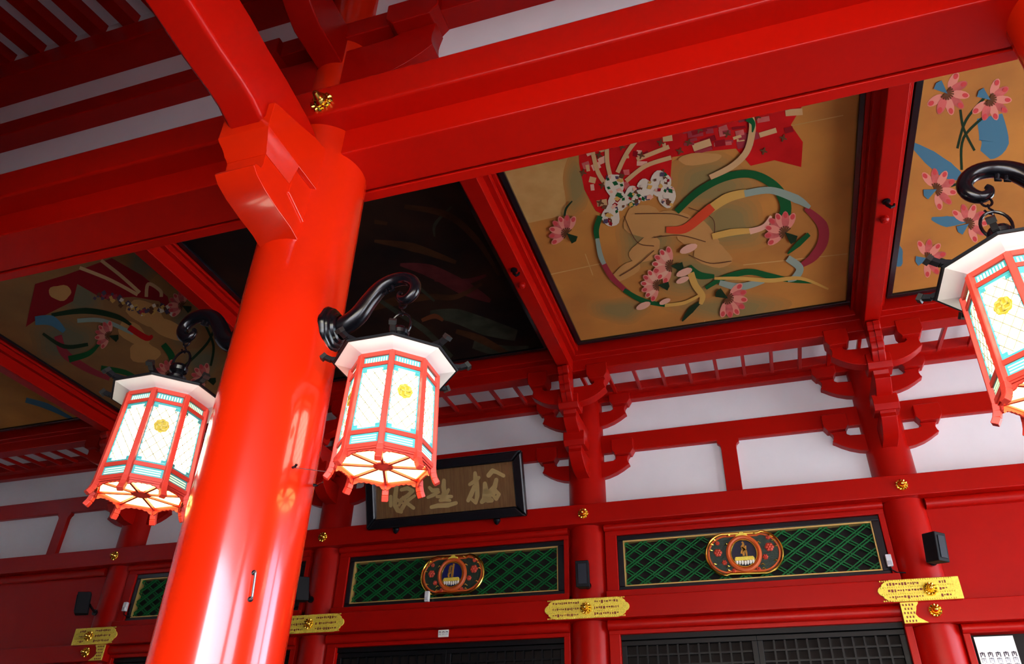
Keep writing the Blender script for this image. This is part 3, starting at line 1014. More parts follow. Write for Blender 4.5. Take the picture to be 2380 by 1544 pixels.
def painting(i0, x0, x1, label, ground):
    y0, y1 = 3.55, 9.56
    t = thing('ceiling_painting', label, 'painting', ((x0 + x1) / 2, (y0 + y1) / 2, ZC), 'painted panels of the ceiling')
    MB().box(x0 + .05, y0 + .05, ZC, x1 - .05, y1 - .05, ZC + .03).build('canvas', ground, t, smooth=False)
    for (a, b, c, d) in ((x0, y0, x1, y0 + .07), (x0, y1 - .07, x1, y1), (x0, y0 + .07, x0 + .07, y1 - .07), (x1 - .07, y0 + .07, x1, y1 - .07)):
        MB().box(a, b, ZC - .035, c, d, ZC + .05).build('frame_bar', BLACK, t, bevel=.006, seg=1)
    return t, (x0 + .07, x1 - .07), (y0 + .07, y1 - .07)


BX = PX + [6.15]
bays = [(-15.2, BX[0]), (BX[0], BX[1]), (BX[1], BX[2]), (BX[2], BX[3]), (BX[3], BX[4])]
pl = ['gold ceiling painting glimpsed at the far left edge behind a red beam', 'dim gold ceiling painting with red robe and ribbons, left of the near column',
      'dark ceiling painting of swirling clouds between near column and middle beam', 'large gold ceiling painting with green ribbons and red robe', 'gold ceiling painting of pink lotuses and blue leaves at right']
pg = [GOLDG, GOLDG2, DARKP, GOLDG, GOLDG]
pts_ = []
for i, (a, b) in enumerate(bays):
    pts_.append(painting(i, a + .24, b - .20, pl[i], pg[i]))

# --- large panel: ribbons, drapery and lotuses (a loose stand-in of similar colours)
t, rx, ry = pts_[3]
P = Painter(t, rx, ry)
P.poly('gold_leaf_square', [(1158, 395), (1320, 355), (1358, 490), (1222, 520)], LEAFP, 0)
for c, a, b, s in (((1650, 430), 95, 60, 1), ((1690, 520), 80, 60, 2), ((1500, 560), 60, 60, 3), ((1620, 640), 90, 45, 4), ((1440, 720), 60, 25, 5), ((1700, 715), 120, 28, 6), ((1340, 430), 26, 60, 7)):
    P.mist(c, a, b, (.45, .185, .039), (.25, .175, .06), seed=s)
P.poly('painted_robe', [(1345, 300), (1346, 380), (1358, 440), (1385, 490), (1415, 505), (1440, 470), (1480, 455), (1530, 435), (1558, 415), (1562, 365), (1640, 352), (1710, 345), (1745, 385), (1800, 372), (1862, 388), (1866, 330), (1838, 290), (1868, 240), (1700, 240), (1500, 280)], PR, 2)
random.seed(11)
for k in range(46):
    u, v = random.uniform(1360, 1560), random.uniform(300, 480)
    if v > 505 - (u - 1400) * .45:
        continue
    w_, h_ = random.uniform(8, 26), random.uniform(6, 20)
    a = random.uniform(-.5, .3)
    m = random.choice([PC, PKP, PRD, PR, PK, PV, PRD])
    q = [(u + x * math.cos(a) - y * math.sin(a), v + x * math.sin(a) + y * math.cos(a)) for x, y in ((-w_ / 2, -h_ / 2), (w_ / 2, -h_ / 2), (w_ / 2, h_ / 2), (-w_ / 2, h_ / 2))]
    P.poly('robe_patch', q, m, 3)
for k in range(40):
    u = random.uniform(1575, 1850)
    v = 268 + random.uniform(0, 85) - (u - 1575) * .06
    w_, h_ = random.uniform(14, 44), random.uniform(6, 18)
    a = -.2 + random.uniform(-.15, .15)
    m = random.choice([PC, PRD, PRD, PV, PK, PV])
    q = [(u + x * math.cos(a) - y * math.sin(a), v + x * math.sin(a) + y * math.cos(a)) for x, y in ((-w_ / 2, -h_ / 2), (w_ / 2, -h_ / 2), (w_ / 2, h_ / 2), (-w_ / 2, h_ / 2))]
    P.poly('robe_patch', q, m, 3)
for (u, v) in ((1392, 360), (1355, 400), (1400, 430), (1445, 340), (1490, 360), (1535, 330), (1540, 400), (1395, 470), (1600, 330), (1625, 300), (1690, 310), (1760, 270), (1820, 320), (1775, 350), (1580, 350)):
    for r_ in (0, math.pi / 2):
        P.strip('robe_flower', [(u - 9 * math.cos(r_ + .3), v - 9 * math.sin(r_ + .3)), (u, v), (u + 9 * math.cos(r_ + .3), v + 9 * math.sin(r_ + .3))], [2, 6, 2], PBR, layer=5)
for pts in ([(1375, 340), (1390, 400), (1418, 440)], [(1410, 335), (1412, 380), (1422, 420)], [(1500, 300), (1460, 350), (1435, 400)], [(1560, 365), (1500, 385), (1455, 420)], [(1555, 340), (1480, 370)]):
    P.strip('robe_fold', pts, [10] * len(pts), PC, layer=4)
# patchwork sash
cols = [PW, PBR, PG, PY, PRD, PW, INK, PKP, PBR, PW]
random.seed(4)
for (cx, cy, rr) in ((1428, 430, 28), (1435, 465, 26), (1420, 500, 26), (1470, 455, 24), (1500, 440, 26), (1535, 425, 30), (1550, 455, 26)):
    P.blob('sash_lobe', (cx, cy), rr * .8, rr, PW, wob=.06, layer=5, seed=int(cx))
    for k in range(16):
        u, v = cx + random.uniform(-.6, .6) * rr, cy + random.uniform(-.8, .8) * rr
        a = random.uniform(0, 3)
        s = random.uniform(4, 7)
        P.poly('sash_patch', [(u + s * math.cos(a + j * 1.57) * (1.3 if j % 2 else .8), v + s * math.sin(a + j * 1.57)) for j in range(4)], random.choice(cols), 6)
for pts in ([(1228, 520), (1300, 690), (1345, 790)], [(1360, 590), (1378, 640)], [(1270, 640), (1400, 612)], [(1690, 620), (1970, 590)], [(1650, 520), (1640, 760)], [(1800, 300), (1960, 268)]):
    P.strip('leaf_seam', pts, [2.2] * len(pts), LEAFP, layer=.5)
# tan drifting cloud shapes
for c, a, b, r_, s in (((1500, 515), 52, 38, .2, 1), ((1560, 520), 60, 30, .05, 2), ((1620, 545), 52, 34, .5, 3), ((1655, 590), 46, 30, .4, 4), ((1500, 580), 40, 26, -.6, 5), ((1455, 630), 40, 16, -.55, 6), ((1625, 368), 50, 14, -.08, 7)):
    P.blob('painted_cloud', c, a, b, PT, rot=r_, wob=.07, layer=4, seed=s)
for pts in ([(1450, 500), (1480, 560), (1520, 570)], [(1475, 495), (1560, 495), (1600, 505)], [(1520, 550), (1580, 545), (1640, 560)], [(1600, 590), (1650, 610), (1700, 605)], [(1440, 640), (1480, 615), (1520, 580)], [(1600, 480), (1655, 505), (1660, 545)]):
    P.strip('cloud_line', pts, [2.0] * len(pts), PBR, layer=7)
# ribbons
rib = [([(1572, 490), (1620, 445), (1680, 412), (1740, 402), (1790, 422), (1822, 462), (1822, 500), (1790, 522)], [14, 16, 17, 18, 20, 26, 26, 8], PG),
       ([(1548, 532), (1590, 530), (1630, 500), (1655, 478)], [14, 20, 22, 20], mat('paint_orange_red', (.60, .06, .02), rough=.7)),
       ([(1650, 484), (1690, 458), (1735, 446)], [20, 22, 18], PY),
       ([(1730, 448), (1790, 440), (1850, 460), (1882, 480)], [16, 16, 20, 8], PB),
       ([(1872, 482), (1910, 520), (1912, 560), (1890, 595), (1862, 615)], [10, 24, 24, 20, 10], PV),
       ([(1830, 598), (1858, 620), (1848, 642), (1830, 650)], [16, 18, 16, 8], PB),
       ([(1655, 548), (1700, 538), (1745, 534)], [14, 16, 12], PY),
       ([(1742, 536), (1775, 525), (1792, 500)], [14, 12, 6], PKP),
       ([(1640, 668), (1680, 645), (1740, 630), (1790, 640), (1840, 650), (1895, 655)], [8, 12, 14, 14, 10, 4], PG),
       ([(1600, 620), (1625, 638), (1660, 640)], [18, 18, 8], PG),
       ([(1672, 655), (1720, 665), (1775, 650)], [12, 18, 12], PB),
       ([(1660, 645), (1720, 645), (1790, 650), (1860, 645), (1925, 670)], [6, 8, 10, 8, 4], PY),
       ([(1395, 500), (1386, 530), (1388, 555)], [12, 13, 11], PG),
       ([(1388, 552), (1395, 590), (1404, 612)], [9, 12, 10], PB),
       ([(1400, 606), (1420, 640), (1445, 665), (1462, 678)], [12, 13, 11, 9], PV),
       ([(1450, 672), (1490, 695), (1545, 708)], [10, 12, 8], PG),
       ([(1545, 708), (1590, 702), (1625, 685)], [8, 8, 6], PY),
       ([(1605, 632), (1615, 660), (1632, 685), (1628, 705)], [16, 16, 15, 8], PY),
       ([(1585, 745), (1605, 720), (1628, 700)], [3, 14, 5], PGD),
       ([(1830, 588), (1855, 565), (1880, 542)], [3, 13, 10], PG),
       ([(1745, 268), (1748, 300), (1735, 350), (1700, 385), (1650, 410)], [14, 16, 15, 14, 12], PC),
       ([(1738, 272), (1750, 285), (1748, 305)], [18, 10, 3], PG),
       ([(1312, 500), (1316, 482), (1330, 465)], [5, 5, 3], PGD)]
for k, (p, w_, m) in enumerate(rib):
    P.strip('painted_ribbon', p, w_, m, layer=7 + (k % 2))
P.lotus((1318, 540), 42, .7)
P.lotus((1825, 538), 48, .7)
P.lotus((1690, 690), 46, -2.6)
P.lotus((1560, 615), 44, .1, pm=PKP)
P.lotus((1530, 660), 40, .1, pm=PKP)
for (c, r_) in (((1600, 575), 22), ((1590, 630), 20), ((1495, 708), 18), ((1545, 698), 14), ((1586, 648), 16)):
    P.blob('painted_petal', c, r_, r_ * .42, PKP, rot=-.4, n=12, layer=12)

P.flush()
# --- right panel: lotuses
t, rx, ry = pts_[4]
P = Painter(t, rx, ry)
for pts, w_ in (([(2120, 335), (2160, 365), (2200, 395), (2230, 410)], [10, 34, 40, 20]), ([(2165, 508), (2200, 515), (2250, 510)], [6, 26, 12]), ([(2300, 270), (2310, 330), (2290, 360)], [60, 70, 30])):
    P.strip('painted_blue_leaf', pts, w_, PBS, layer=2)
P.blob('painted_blue_leaf', (2082, 595), 18, 26, PBS, wob=.1, layer=2)
for c, r_, rt in (((2200, 215), 52, -2.4), ((2175, 440), 48, 2.7), ((2250, 520), 46, 2.5), ((2155, 600), 44, 2.9), ((2300, 230), 50, -2.5)):
    P.lotus(c, r_, rt, seedm=PBS, open_=3.6)
for pts in ([(2232, 255), (2240, 300), (2265, 350)], [(2290, 225), (2245, 280), (2225, 345)], [(2300, 260), (2240, 320), (2235, 395)], [(2210, 432), (2250, 420), (2285, 405)], [(2165, 595), (2195, 605), (2215, 612)]):
    P.strip('painted_stem', pts, [6] * len(pts), PGD, layer=7)

P.flush()
# --- left panel (dim)
t, rx, ry = pts_[1]
P = Painter(t, rx, ry)
P.poly('painted_robe', [(82, 660), (150, 640), (260, 600), (330, 640), (390, 690), (400, 735), (370, 700), (310, 690), (240, 695), (180, 660), (170, 700), (130, 720), (90, 740), (60, 760)], PRD, 2)
for c, a, b, s in (((330, 610), 34, 40, 1), ((190, 690), 40, 40, 2), ((150, 790), 70, 50, 3), ((430, 760), 30, 40, 4), ((470, 840), 40, 30, 5)):
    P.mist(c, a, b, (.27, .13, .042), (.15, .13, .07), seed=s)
for pts in ([(185, 622), (255, 650), (320, 685)], [(235, 605), (280, 640), (325, 680)], [(340, 690), (345, 660), (372, 675), (375, 690)]):
    P.strip('robe_fold', pts, [8] * len(pts), PC, layer=4)
random.seed(8)
for k in range(60):
    q = k / 60
    u = 225 + 180 * q
    v = 690 + 12 * math.sin(q * 3) - 8 * math.sin(q * 9) + (38 * q * q)
    s = random.uniform(4, 7)
    a = random.uniform(0, 3)
    u += random.uniform(-6, 6)
    v += random.uniform(-8, 8)
    P.poly('sash_patch', [(u + s * math.cos(a + j * 1.57), v + s * math.sin(a + j * 1.57)) for j in range(4)], random.choice([INK, PW, PY, PBR, INK, PV]), 6)
for c, a, b, r_, s in (((340, 730), 50, 26, .5, 1), ((390, 765), 44, 20, .4, 2), ((310, 775), 40, 22, .6, 3), ((335, 820), 36, 24, .1, 4), ((140, 680), 26, 18, 0, 5)):
    P.blob('painted_cloud', c, a, b, PT, rot=r_, wob=.08, layer=4, seed=s)
for k, (p, w_, m) in enumerate([([(120, 732), (200, 722), (270, 735), (305, 755)], [8, 14, 12, 6], PGD), ([(82, 745), (120, 745), (150, 770)], [20, 24, 10], PBS), ([(135, 780), (150, 820), (200, 855), (255, 880)], [18, 20, 16, 10], PV),
                                ([(100, 775), (150, 805), (205, 800)], [6, 10, 8], PGD), ([(160, 835), (205, 822), (230, 800)], [16, 12, 6], PG), ([(235, 855), (290, 865), (330, 885)], [12, 12, 6], PG), ([(180, 745), (240, 745), (310, 775)], [10, 10, 8], PB), ([(300, 760), (340, 785), (355, 780)], [14, 14, 6], PR), ([(430, 850), (480, 800), (500, 760)], [6, 6, 5], PGD), ([(490, 850), (496, 800), (470, 740)], [5, 6, 5], PGD), ([(380, 800), (400, 830), (395, 860)], [14, 16, 10], PG)]):
    P.strip('painted_ribbon', p, w_, m, layer=7 + k % 2)
for c, r_, rt in (((425, 710), 34, .5), ((255, 780), 34, .3), ((395, 870), 34, .4), ((480, 880), 36, .3)):
    P.lotus(c, r_, rt)
P.flush()
t, rx, ry = pts_[0]
P = Painter(t, rx, ry)
P.strip('painted_ribbon', [(60, 930), (110, 945), (170, 975)], [12, 14, 6], PBS, layer=7)

P.flush()
# --- dark panel: swirling clouds
t, rx, ry = pts_[2]
P = Painter(t, rx, ry)
DB = mat('cloud_brown', (0.060, 0.022, 0.008), rough=.8, noise=.5, scale=3)
DGN = mat('cloud_green_grey', (0.040, 0.042, 0.026), rough=.8, noise=.5, scale=3)
DRD = mat('cloud_dull_red', (0.085, 0.014, 0.014), rough=.8, noise=.4, scale=3)
random.seed(21)
for pts, w_, m in [([(930, 615), (1000, 630), (1080, 670), (1140, 700)], [6, 30, 34, 8], DRD), ([(1010, 650), (1080, 655), (1130, 640)], [8, 14, 6], DRD), ([(860, 720), (920, 700), (1000, 690), (1060, 690), (1120, 660)], [8, 22, 14, 12, 6], DB),
                   ([(1000, 730), (1060, 735), (1130, 760), (1200, 780)], [16, 34, 40, 26], DGN), ([(870, 560), (960, 575), (1060, 610)], [6, 20, 8], DB), ([(1050, 480), (1012, 520), (1010, 550)], [4, 8, 4], DGN), ([(870, 515), (900, 520)], [10, 8], DB),
                   ([(1100, 800), (1160, 815), (1230, 810)], [20, 26, 12], DGN), ([(980, 745), (1010, 735), (1030, 745)], [8, 12, 6], mat('cloud_rust', (.11, .03, .01), rough=.8)), ([(1060, 770), (1120, 790), (1200, 835)], [10, 18, 10], DB), ([(900, 640), (960, 660), (1010, 700)], [5, 9, 5], DGN),
                   ([(940, 480), (1040, 500), (1110, 560), (1160, 640)], [10, 16, 14, 6], DB), ([(870, 690), (930, 730), (990, 770), (1050, 830)], [8, 12, 14, 10], DGN)]:
    P.strip('painted_cloud', pts, w_, m)

P.flush()
# ceiling beams running in depth
cb_l = ['red ceiling beam at far left between two dim paintings', 'red ceiling beam between the dim gold painting and the dark painting', 'red ceiling beam between the dark painting and the large gold painting', 'red ceiling beam right of the large gold painting']
for x, lb in zip(PX, cb_l):
    t = thing('ceiling_beam', lb, 'beam', (x, 6.5, 5.93), 'ceiling beams between the paintings')
    MB().box(x - .10, 3.30, 5.93, x + .10, 9.81, 6.40).build('beam', RED, t, bevel=.012)
    for s in (-1, 1):
        MB().box(min(x + s * .09, x + s * .17), 3.30, 6.11, max(x + s * .09, x + s * .17), 9.70, 6.40).build('side_moulding', RED, t, bevel=.008)
        MB().box(min(x + s * .17, x + s * .215), 3.30, 6.19, max(x + s * .17, x + s * .215), 9.68, 6.40).build('side_fillet', RED, t, bevel=.006)

for (u, v), lb in (((1190, 632), 'small black hook under the middle ceiling beam'), ((2072, 470), 'small black hook under the right ceiling beam')):
    q = at(u, v, 2, 5.90)
    t = thing('ceiling_hook', lb, 'hook', (q.x, q.y, 5.80), 'small hooks under the ceiling beams')
    xc_ = PX[2] if u < 1500 else PX[3]
    MB().tube([(xc_, q.y, 5.935), (xc_, q.y, 5.87), (xc_ + .03, q.y, 5.83), (xc_ + .06, q.y, 5.84), (xc_ + .07, q.y, 5.87)], [.022, .022, .02, .016, .012], n=8).build('hook', IRON, t)
    MB().lathe([(.045, 0), (.045, -.02), (.02, -.03)], (xc_, q.y, 5.93), n=10).build('rosette', IRON, t)
    q2 = at(u + (20 if u < 1500 else -6), v + (33 if u < 1500 else 40), 2, 5.9)
    o = MB().lathe([(.05, .02), (.05, -.03), (.03, -.05), (.001, -.055)], (xc_, q2.y, 5.92), n=12, cap=False).build('beam_knob', RED)
    tag(o, 'round red knob next to the %s ceiling hook' % ('middle' if u < 1500 else 'right'), 'knob')

# ------------------------------------------------------------------ near column and beams
def near_column(x, label):
    t = thing('near_column', label, 'column', (x, NY, -1.6), 'columns of the front row')
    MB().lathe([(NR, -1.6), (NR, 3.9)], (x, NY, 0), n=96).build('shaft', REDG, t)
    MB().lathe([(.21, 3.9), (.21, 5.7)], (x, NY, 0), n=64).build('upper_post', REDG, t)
    return t


near_column(NX, 'huge glossy red column in the foreground')
near_column(1.94, 'red column of the front row carrying the lantern at the right edge')

t = thing('main_beam', 'massive red beam crossing the picture above the near column', 'beam', (-3, NY, 3.65))
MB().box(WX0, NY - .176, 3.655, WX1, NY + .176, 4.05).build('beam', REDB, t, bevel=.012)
MB().box(WX0, NY + .176, 3.70, WX1, NY + .20, 4.05).build('joint_strip', ROOFM, t, smooth=False)
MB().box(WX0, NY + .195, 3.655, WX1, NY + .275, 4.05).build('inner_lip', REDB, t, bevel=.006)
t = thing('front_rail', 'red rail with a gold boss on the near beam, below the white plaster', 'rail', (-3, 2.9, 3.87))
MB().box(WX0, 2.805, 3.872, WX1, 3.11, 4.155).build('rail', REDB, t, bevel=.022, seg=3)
boss(-2.30, 2.808, 3.985, 'gold flower boss in the corner where the near beams cross', r=.085)

# shrimp-shaped beam from the column towards the viewer
bw = .104
top = [(-4.2, 4.35), (-2, 4.25), (0, 4.1), (1.0, 4.0), (1.7, 3.93), (2.06, 3.90), (2.25, 3.863), (2.47, 3.84), (2.746, 3.788), (2.914, 3.718), (3.1, 3.70)]
bot = [(3.1, 3.30), (2.5, 3.34), (2.36, 3.36), (2.26, 3.40), (2.15, 3.418), (1.95, 3.43), (1.69, 3.465), (1.0, 3.55), (0, 3.64), (-2, 3.75), (-4.2, 3.82)]
t = thing('curved_beam', 'curved red beam running overhead from the near column towards the viewer', 'beam', (NX, 0, 3.4))
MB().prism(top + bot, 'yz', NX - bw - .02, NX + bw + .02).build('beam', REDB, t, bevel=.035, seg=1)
# corbel below it
t = thing('corbel', 'carved red corbel block under the curved beam on the near column', 'corbel', (NX, 2.6, 2.9))
pr = [(2.86, 2.93), (2.68, 2.94), (2.53, 2.965), (2.44, 2.985), (2.40, 3.01), (2.385, 3.04), (2.40, 3.10), (2.415, 3.16), (2.41, 3.18), (2.40, 3.195), (2.86, 3.195)]
PRC = [(2.90, 2.885), (2.80, 2.915), (2.66, 2.93), (2.52, 2.955), (2.435, 2.985), (2.395, 3.02), (2.405, 3.045), (2.45, 3.06), (2.46, 3.10), (2.455, 3.17), (2.90, 3.17)]
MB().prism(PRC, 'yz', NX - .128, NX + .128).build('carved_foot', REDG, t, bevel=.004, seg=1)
cap = MB()
# stepped cyma moulding around the head: rings of half width/front
lv = [(3.17, .128, 2.455), (3.185, .132, 2.45), (3.20, .138, 2.435), (3.225, .143, 2.425), (3.25, .150, 2.41), (3.275, .160, 2.39), (3.300, .166, 2.376)]
vv, ff = [], []
for z, hw, yf in lv:
    vv += [(NX - hw, yf, z), (NX + hw, yf, z), (NX + hw, 2.70, z), (NX - hw, 2.70, z)]
for i in range(len(lv) - 1):
    for k in range(4):
        ff.append((i * 4 + k, i * 4 + (k + 1) % 4, i * 4 + 4 + (k + 1) % 4, i * 4 + 4 + k))
ff += [(0, 1, 2, 3), tuple(range(len(lv) * 4 - 4, len(lv) * 4))]
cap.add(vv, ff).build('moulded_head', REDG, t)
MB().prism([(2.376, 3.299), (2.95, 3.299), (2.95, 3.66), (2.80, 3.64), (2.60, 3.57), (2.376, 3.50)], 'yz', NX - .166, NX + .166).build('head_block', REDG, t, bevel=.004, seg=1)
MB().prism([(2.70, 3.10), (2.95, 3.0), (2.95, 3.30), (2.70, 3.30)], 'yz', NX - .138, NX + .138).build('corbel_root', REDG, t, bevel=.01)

# brackets over the near column
t = thing('front_bracket_set', 'red bracket arms and blocks above the near column at the top edge', 'bracket', (NX, 3.0, 4.16))
hp = [(0, 4.32), (.30, 4.325), (.46, 4.36), (.60, 4.42), (.72, 4.49), (.80, 4.555), (.788, 4.60), (.785, 4.66), (.79, 4.70), (.81, 4.79), (.50, 4.79), (.52, 4.775), (.46, 4.755), (.36, 4.75), (0, 4.75)]
MB().prism([(NX + a, z) for a, z in mirror_prof(hp)], 'xz', 2.97, 3.13).build('side_arm', RED, t, bevel=.01)
for s in (-1, 1):
    MB().prism([(NX + s * .65 + a, z) for a, z in block_prof(0, .40, 4.79, 5.02)], 'xz', 2.88, 3.14).build('bearing_block', RED, t, bevel=.01)
MB().prism([(3.0, 4.61), (2.64, 4.61), (2.52, 4.66), (2.40, 4.74), (2.30, 4.86), (2.28, 5.0), (3.0, 5.0)], 'yz', NX - .10, NX + .10).build('front_arm', RED, t, bevel=.012)
MB().prism([(2.42 + a, z) for a, z in block_prof(0, .34, 4.98, 5.2)], 'yz', NX - .17, NX + .17).build('bearing_block', RED, t, bevel=.01)


# metal handle and stay hooks on the column
def colpt(u, v, off=0.0):
    d = ray(u, v)
    # cylinder (NX,NY) radius NR+off
    r_ = NR + off
    A = d.x * d.x + d.y * d.y
    B = -2 * (d.x * NX + d.y * NY)
    C = NX * NX + NY * NY - r_ * r_
    disc = max(B * B - 4 * A * C, 0)
    s = (-B - math.sqrt(disc)) / (2 * A)
    return d * s


a, b = colpt(590, 1332), colpt(581, 1394)
nrm = Vector((a.x - NX, a.y - NY, 0)).normalized()
t = thing('steel_handle', 'thin steel bar handle screwed to the near column', 'handle', tuple(b))
MB().tube([a - nrm * .01, a + nrm * .022, a + nrm * .026 - Vector((0, 0, .006)), b + nrm * .026 + Vector((0, 0, .006)), b + nrm * .022, b - nrm * .01], .0055, n=8).build('bar', GREY, t)
for p in (a, b):
    MB().tube([p - nrm * .004, p + nrm * .006], .012, n=10).build('foot', IRON, t)
for (u, v), lb in (((1273 * .2591 + 480, 296 * .2591 + 240), 0),):
    pass

# ------------------------------------------------------------------ lanterns


def octa(Rr, z, c, rot=math.pi / 8):
    return [(c[0] + Rr * math.cos(rot + k * math.pi / 4), c[1] + Rr * math.sin(rot + k * math.pi / 4), z) for k in range(8)]


def lantern(cx, cy, label):
    c = (cx, cy)
    t = thing('hanging_lantern', label, 'lantern', (cx, cy, 1.44), 'octagonal hanging lanterns')
    zt, zb_ = 2.045, 1.52
    Rt, Rb = .222, .242

    def RR(z):
        return Rb + (Rt - Rb) * (z - zb_) / (zt - zb_)

    def fp(k, s, z, d=0.0):
        """point on face k; s in [-1,1] across, d outward"""
        Rz = RR(z) + d / math.cos(math.pi / 8)
        a0 = math.pi / 8 + k * math.pi / 4
        a1 = a0 + math.pi / 4
        p0 = Vector((cx + Rz * math.cos(a0), cy + Rz * math.sin(a0), z))
        p1 = Vector((cx + Rz * math.cos(a1), cy + Rz * math.sin(a1), z))
        return p0.lerp(p1, (s + 1) / 2)

    def panel(b, k, s0, s1, z0, z1, d0, d1):
        q = [fp(k, s0, z0, d0), fp(k, s1, z0, d0), fp(k, s1, z1, d0), fp(k, s0, z1, d0)]
        r = [fp(k, s0, z0, d1), fp(k, s1, z0, d1), fp(k, s1, z1, d1), fp(k, s0, z1, d1)]
        b.add(q + r, [(3, 2, 1, 0), (4, 5, 6, 7), (0, 1, 5, 4), (1, 2, 6, 5), (2, 3, 7, 6), (3, 0, 4, 7)])
        return b
    # corner posts
    for k in range(8):
        a = math.pi / 8 + k * math.pi / 4
        pb = Vector((cx + (Rb + .002) * math.cos(a), cy + (Rb + .002) * math.sin(a), zb_))
        pt_ = Vector((cx + (Rt + .002) * math.cos(a), cy + (Rt + .002) * math.sin(a), zt))
        MB().bar(pb, pt_, .030, .030, up=(math.cos(a), math.sin(a), 0)).build('corner_post', LANR, t, bevel=.005, seg=1)
        # leg
        leg = [(0, 0), (.004, -.03), (.012, -.056), (.028, -.082)]
        pts = [pb + Vector((math.cos(a) * d, math.sin(a) * d, z)) for d, z in leg]
        l_ = MB()
        for p, q in zip(pts[:-1], pts[1:]):
            l_.bar(p + (p - q) * .12, q, .034, .030, up=(math.cos(a), math.sin(a), 0))
        l_.build('leg', LANR, t, bevel=.004, seg=1)
    # ring rails
    for z, h, d in ((2.040, .024, .010), (1.980, .020, .008), (1.602, .022, .006), (1.528, .022, .008)):
        for k in range(8):
            panel(MB(), k, -1.02, 1.02, z - h / 2, z + h / 2, -.012, d).build('ring_rail', LANR, t, smooth=False)
    for k in range(8):
        # top openwork band
        tb = panel(MB(), k, -.86, .86, 1.990, 2.028, -.006, -.002).build('top_band', TEAL, t, smooth=False)
        sl_ = MB()
        for j in range(9):
            s = -.66 + j * .165
            panel(sl_, k, s - .042, s + .042, 1.997, 2.021, -.003, .0)
        sl_.build('openwork', GLOWT, tb, smooth=False, kind='stuff')
        # main glowing panel
        mp = panel(MB(), k, -.88, .88, 1.612, 1.972, -.010, -.004).build('glow_panel', GLOW, t, smooth=False)
        # teal border
        bd = MB()
        panel(bd, k, -.88, -.78, 1.612, 1.972, -.004, .001)
        panel(bd, k, .78, .88, 1.612, 1.972, -.004, .001)
        panel(bd, k, -.88, .88, 1.612, 1.624, -.004, .001)
        panel(bd, k, -.88, .88, 1.958, 1.972, -.004, .001)
        for j in range(8):
            zz = 1.645 + j * .04
            for s in (-1, 1):
                panel(bd, k, s * .79 - .03, s * .79 + .03, zz - .006, zz + .006, -.004, .0005)
        for s, z in ((-.66, 1.634), (.66, 1.634), (-.66, 1.948), (.66, 1.948)):
            panel(bd, k, s - .14, s + .14, z - .008, z + .008, -.004, .0005)
        bd.build('teal_border', TEAL, mp, smooth=False)
        # thin diagonal wires
        wr_ = MB()
        n = 5
        for fam in (1, -1):
            for j in range(-4, 9):
                # s from -.78..+.78, z = z0 + slope
                seg_ = []
                for q in range(13):
                    s = -.78 + 1.56 * q / 12
                    z = 1.628 + .066 * j + fam * (s / 1.56) * .132 * 1.3 + .04
                    if 1.626 <= z <= 1.956:
                        seg_.append(fp(k, s, z, -.0025))
                if len(seg_) >= 2:
                    wr_.tube([seg_[0], seg_[-1]], .0023, n=4)
        wr_.build('wire_lattice', LWIRE, mp, smooth=False, kind='stuff')
        # lower band
        lb_ = panel(MB(), k, -.86, .86, 1.540, 1.590, -.006, -.001).build('lower_band', TEAL, t, smooth=False)
        g_ = MB()
        for j in range(3):
            z = 1.552 + j * .0125
            panel(g_, k, -.70, .70, z - .003, z + .003, -.002, .001)
        g_.build('louver', GLOWT, lb_, smooth=False, kind='stuff')
        # scalloped apron below
        ap = []
        m_ = 12
        up_, lo_ = [], []
        for j in range(m_ + 1):
            s = -.93 + 1.86 * j / m_
            depth = .014 + .030 * abs(s) ** 3 + .006 * abs(math.sin(j * 1.6))
            up_.append(fp(k, s, zb_ + .004, -.004))
            p = fp(k, s, zb_, -.004)
            lo_.append(p - Vector((0, 0, depth)))
        b_ = MB()
        n_ = m_ + 1
        ins = Vector((cx, cy, 0))
        back = lambda p: p + (Vector((cx, cy, p.z)) - p).normalized() * .008
        vv = up_ + lo_ + [back(p) for p in up_] + [back(p) for p in lo_]
        ff = []
        for j in range(m_):
            ff.append((j, j + 1, n_ + j + 1, n_ + j))
            ff.append((2 * n_ + j + 1, 2 * n_ + j, 3 * n_ + j, 3 * n_ + j + 1))
            ff.append((n_ + j, n_ + j + 1, 3 * n_ + j + 1, 3 * n_ + j))
        b_.add(vv, ff).build('apron', LANR, t, smooth=False)
        # bottom wedge
        a0 = math.pi / 8 + k * math.pi / 4
        a1 = a0 + math.pi / 4
        q = []
        for (rr, aa) in ((.05, a0 + .25), (.215, a0 + .055), (.215, a1 - .055), (.05, a1 - .25)):
            q.append((cx + rr * math.cos(aa), cy + rr * math.sin(aa)))
        MB().prism(q, 'xy', 1.517, 1.523).build('bottom_pane', GLOWB, t, smooth=False)
        MB().bar((cx + .03 * math.cos(a0), cy + .03 * math.sin(a0), 1.516), (cx + .232 * math.cos(a0), cy + .232 * math.sin(a0), 1.516), .012, .014).build('spoke', LANR, t, smooth=False)
        # crest on diagonal faces
        if k % 2 == 0:
            am = a0 + math.pi / 8
            ctr = fp(k, 0, 1.835, .001)
            ex = (fp(k, 1, 1.835) - fp(k, -1, 1.835)).normalized()
            ez = Vector((0, 0, 1))
            nn = Vector((math.cos(am), math.sin(am), 0))
            W_ = lambda p: ctr + ex * p[0] + ez * p[2] - nn * p[1]
            n2 = 32
            cr = MB()
            out = []
            for j in range(n2):
                aa = 2 * math.pi * j / n2
                rr = .039 + .0022 * math.cos(8 * aa)
                out.append((rr * math.cos(aa), rr * math.sin(aa)))
            cr.prism(out, 'xz', -.004, .002).xf(W_)
            co = cr.build('crest_disc', CREST, t, bevel=.002, seg=1)
            sg = MB()
            w_, Lr = .0075, .026
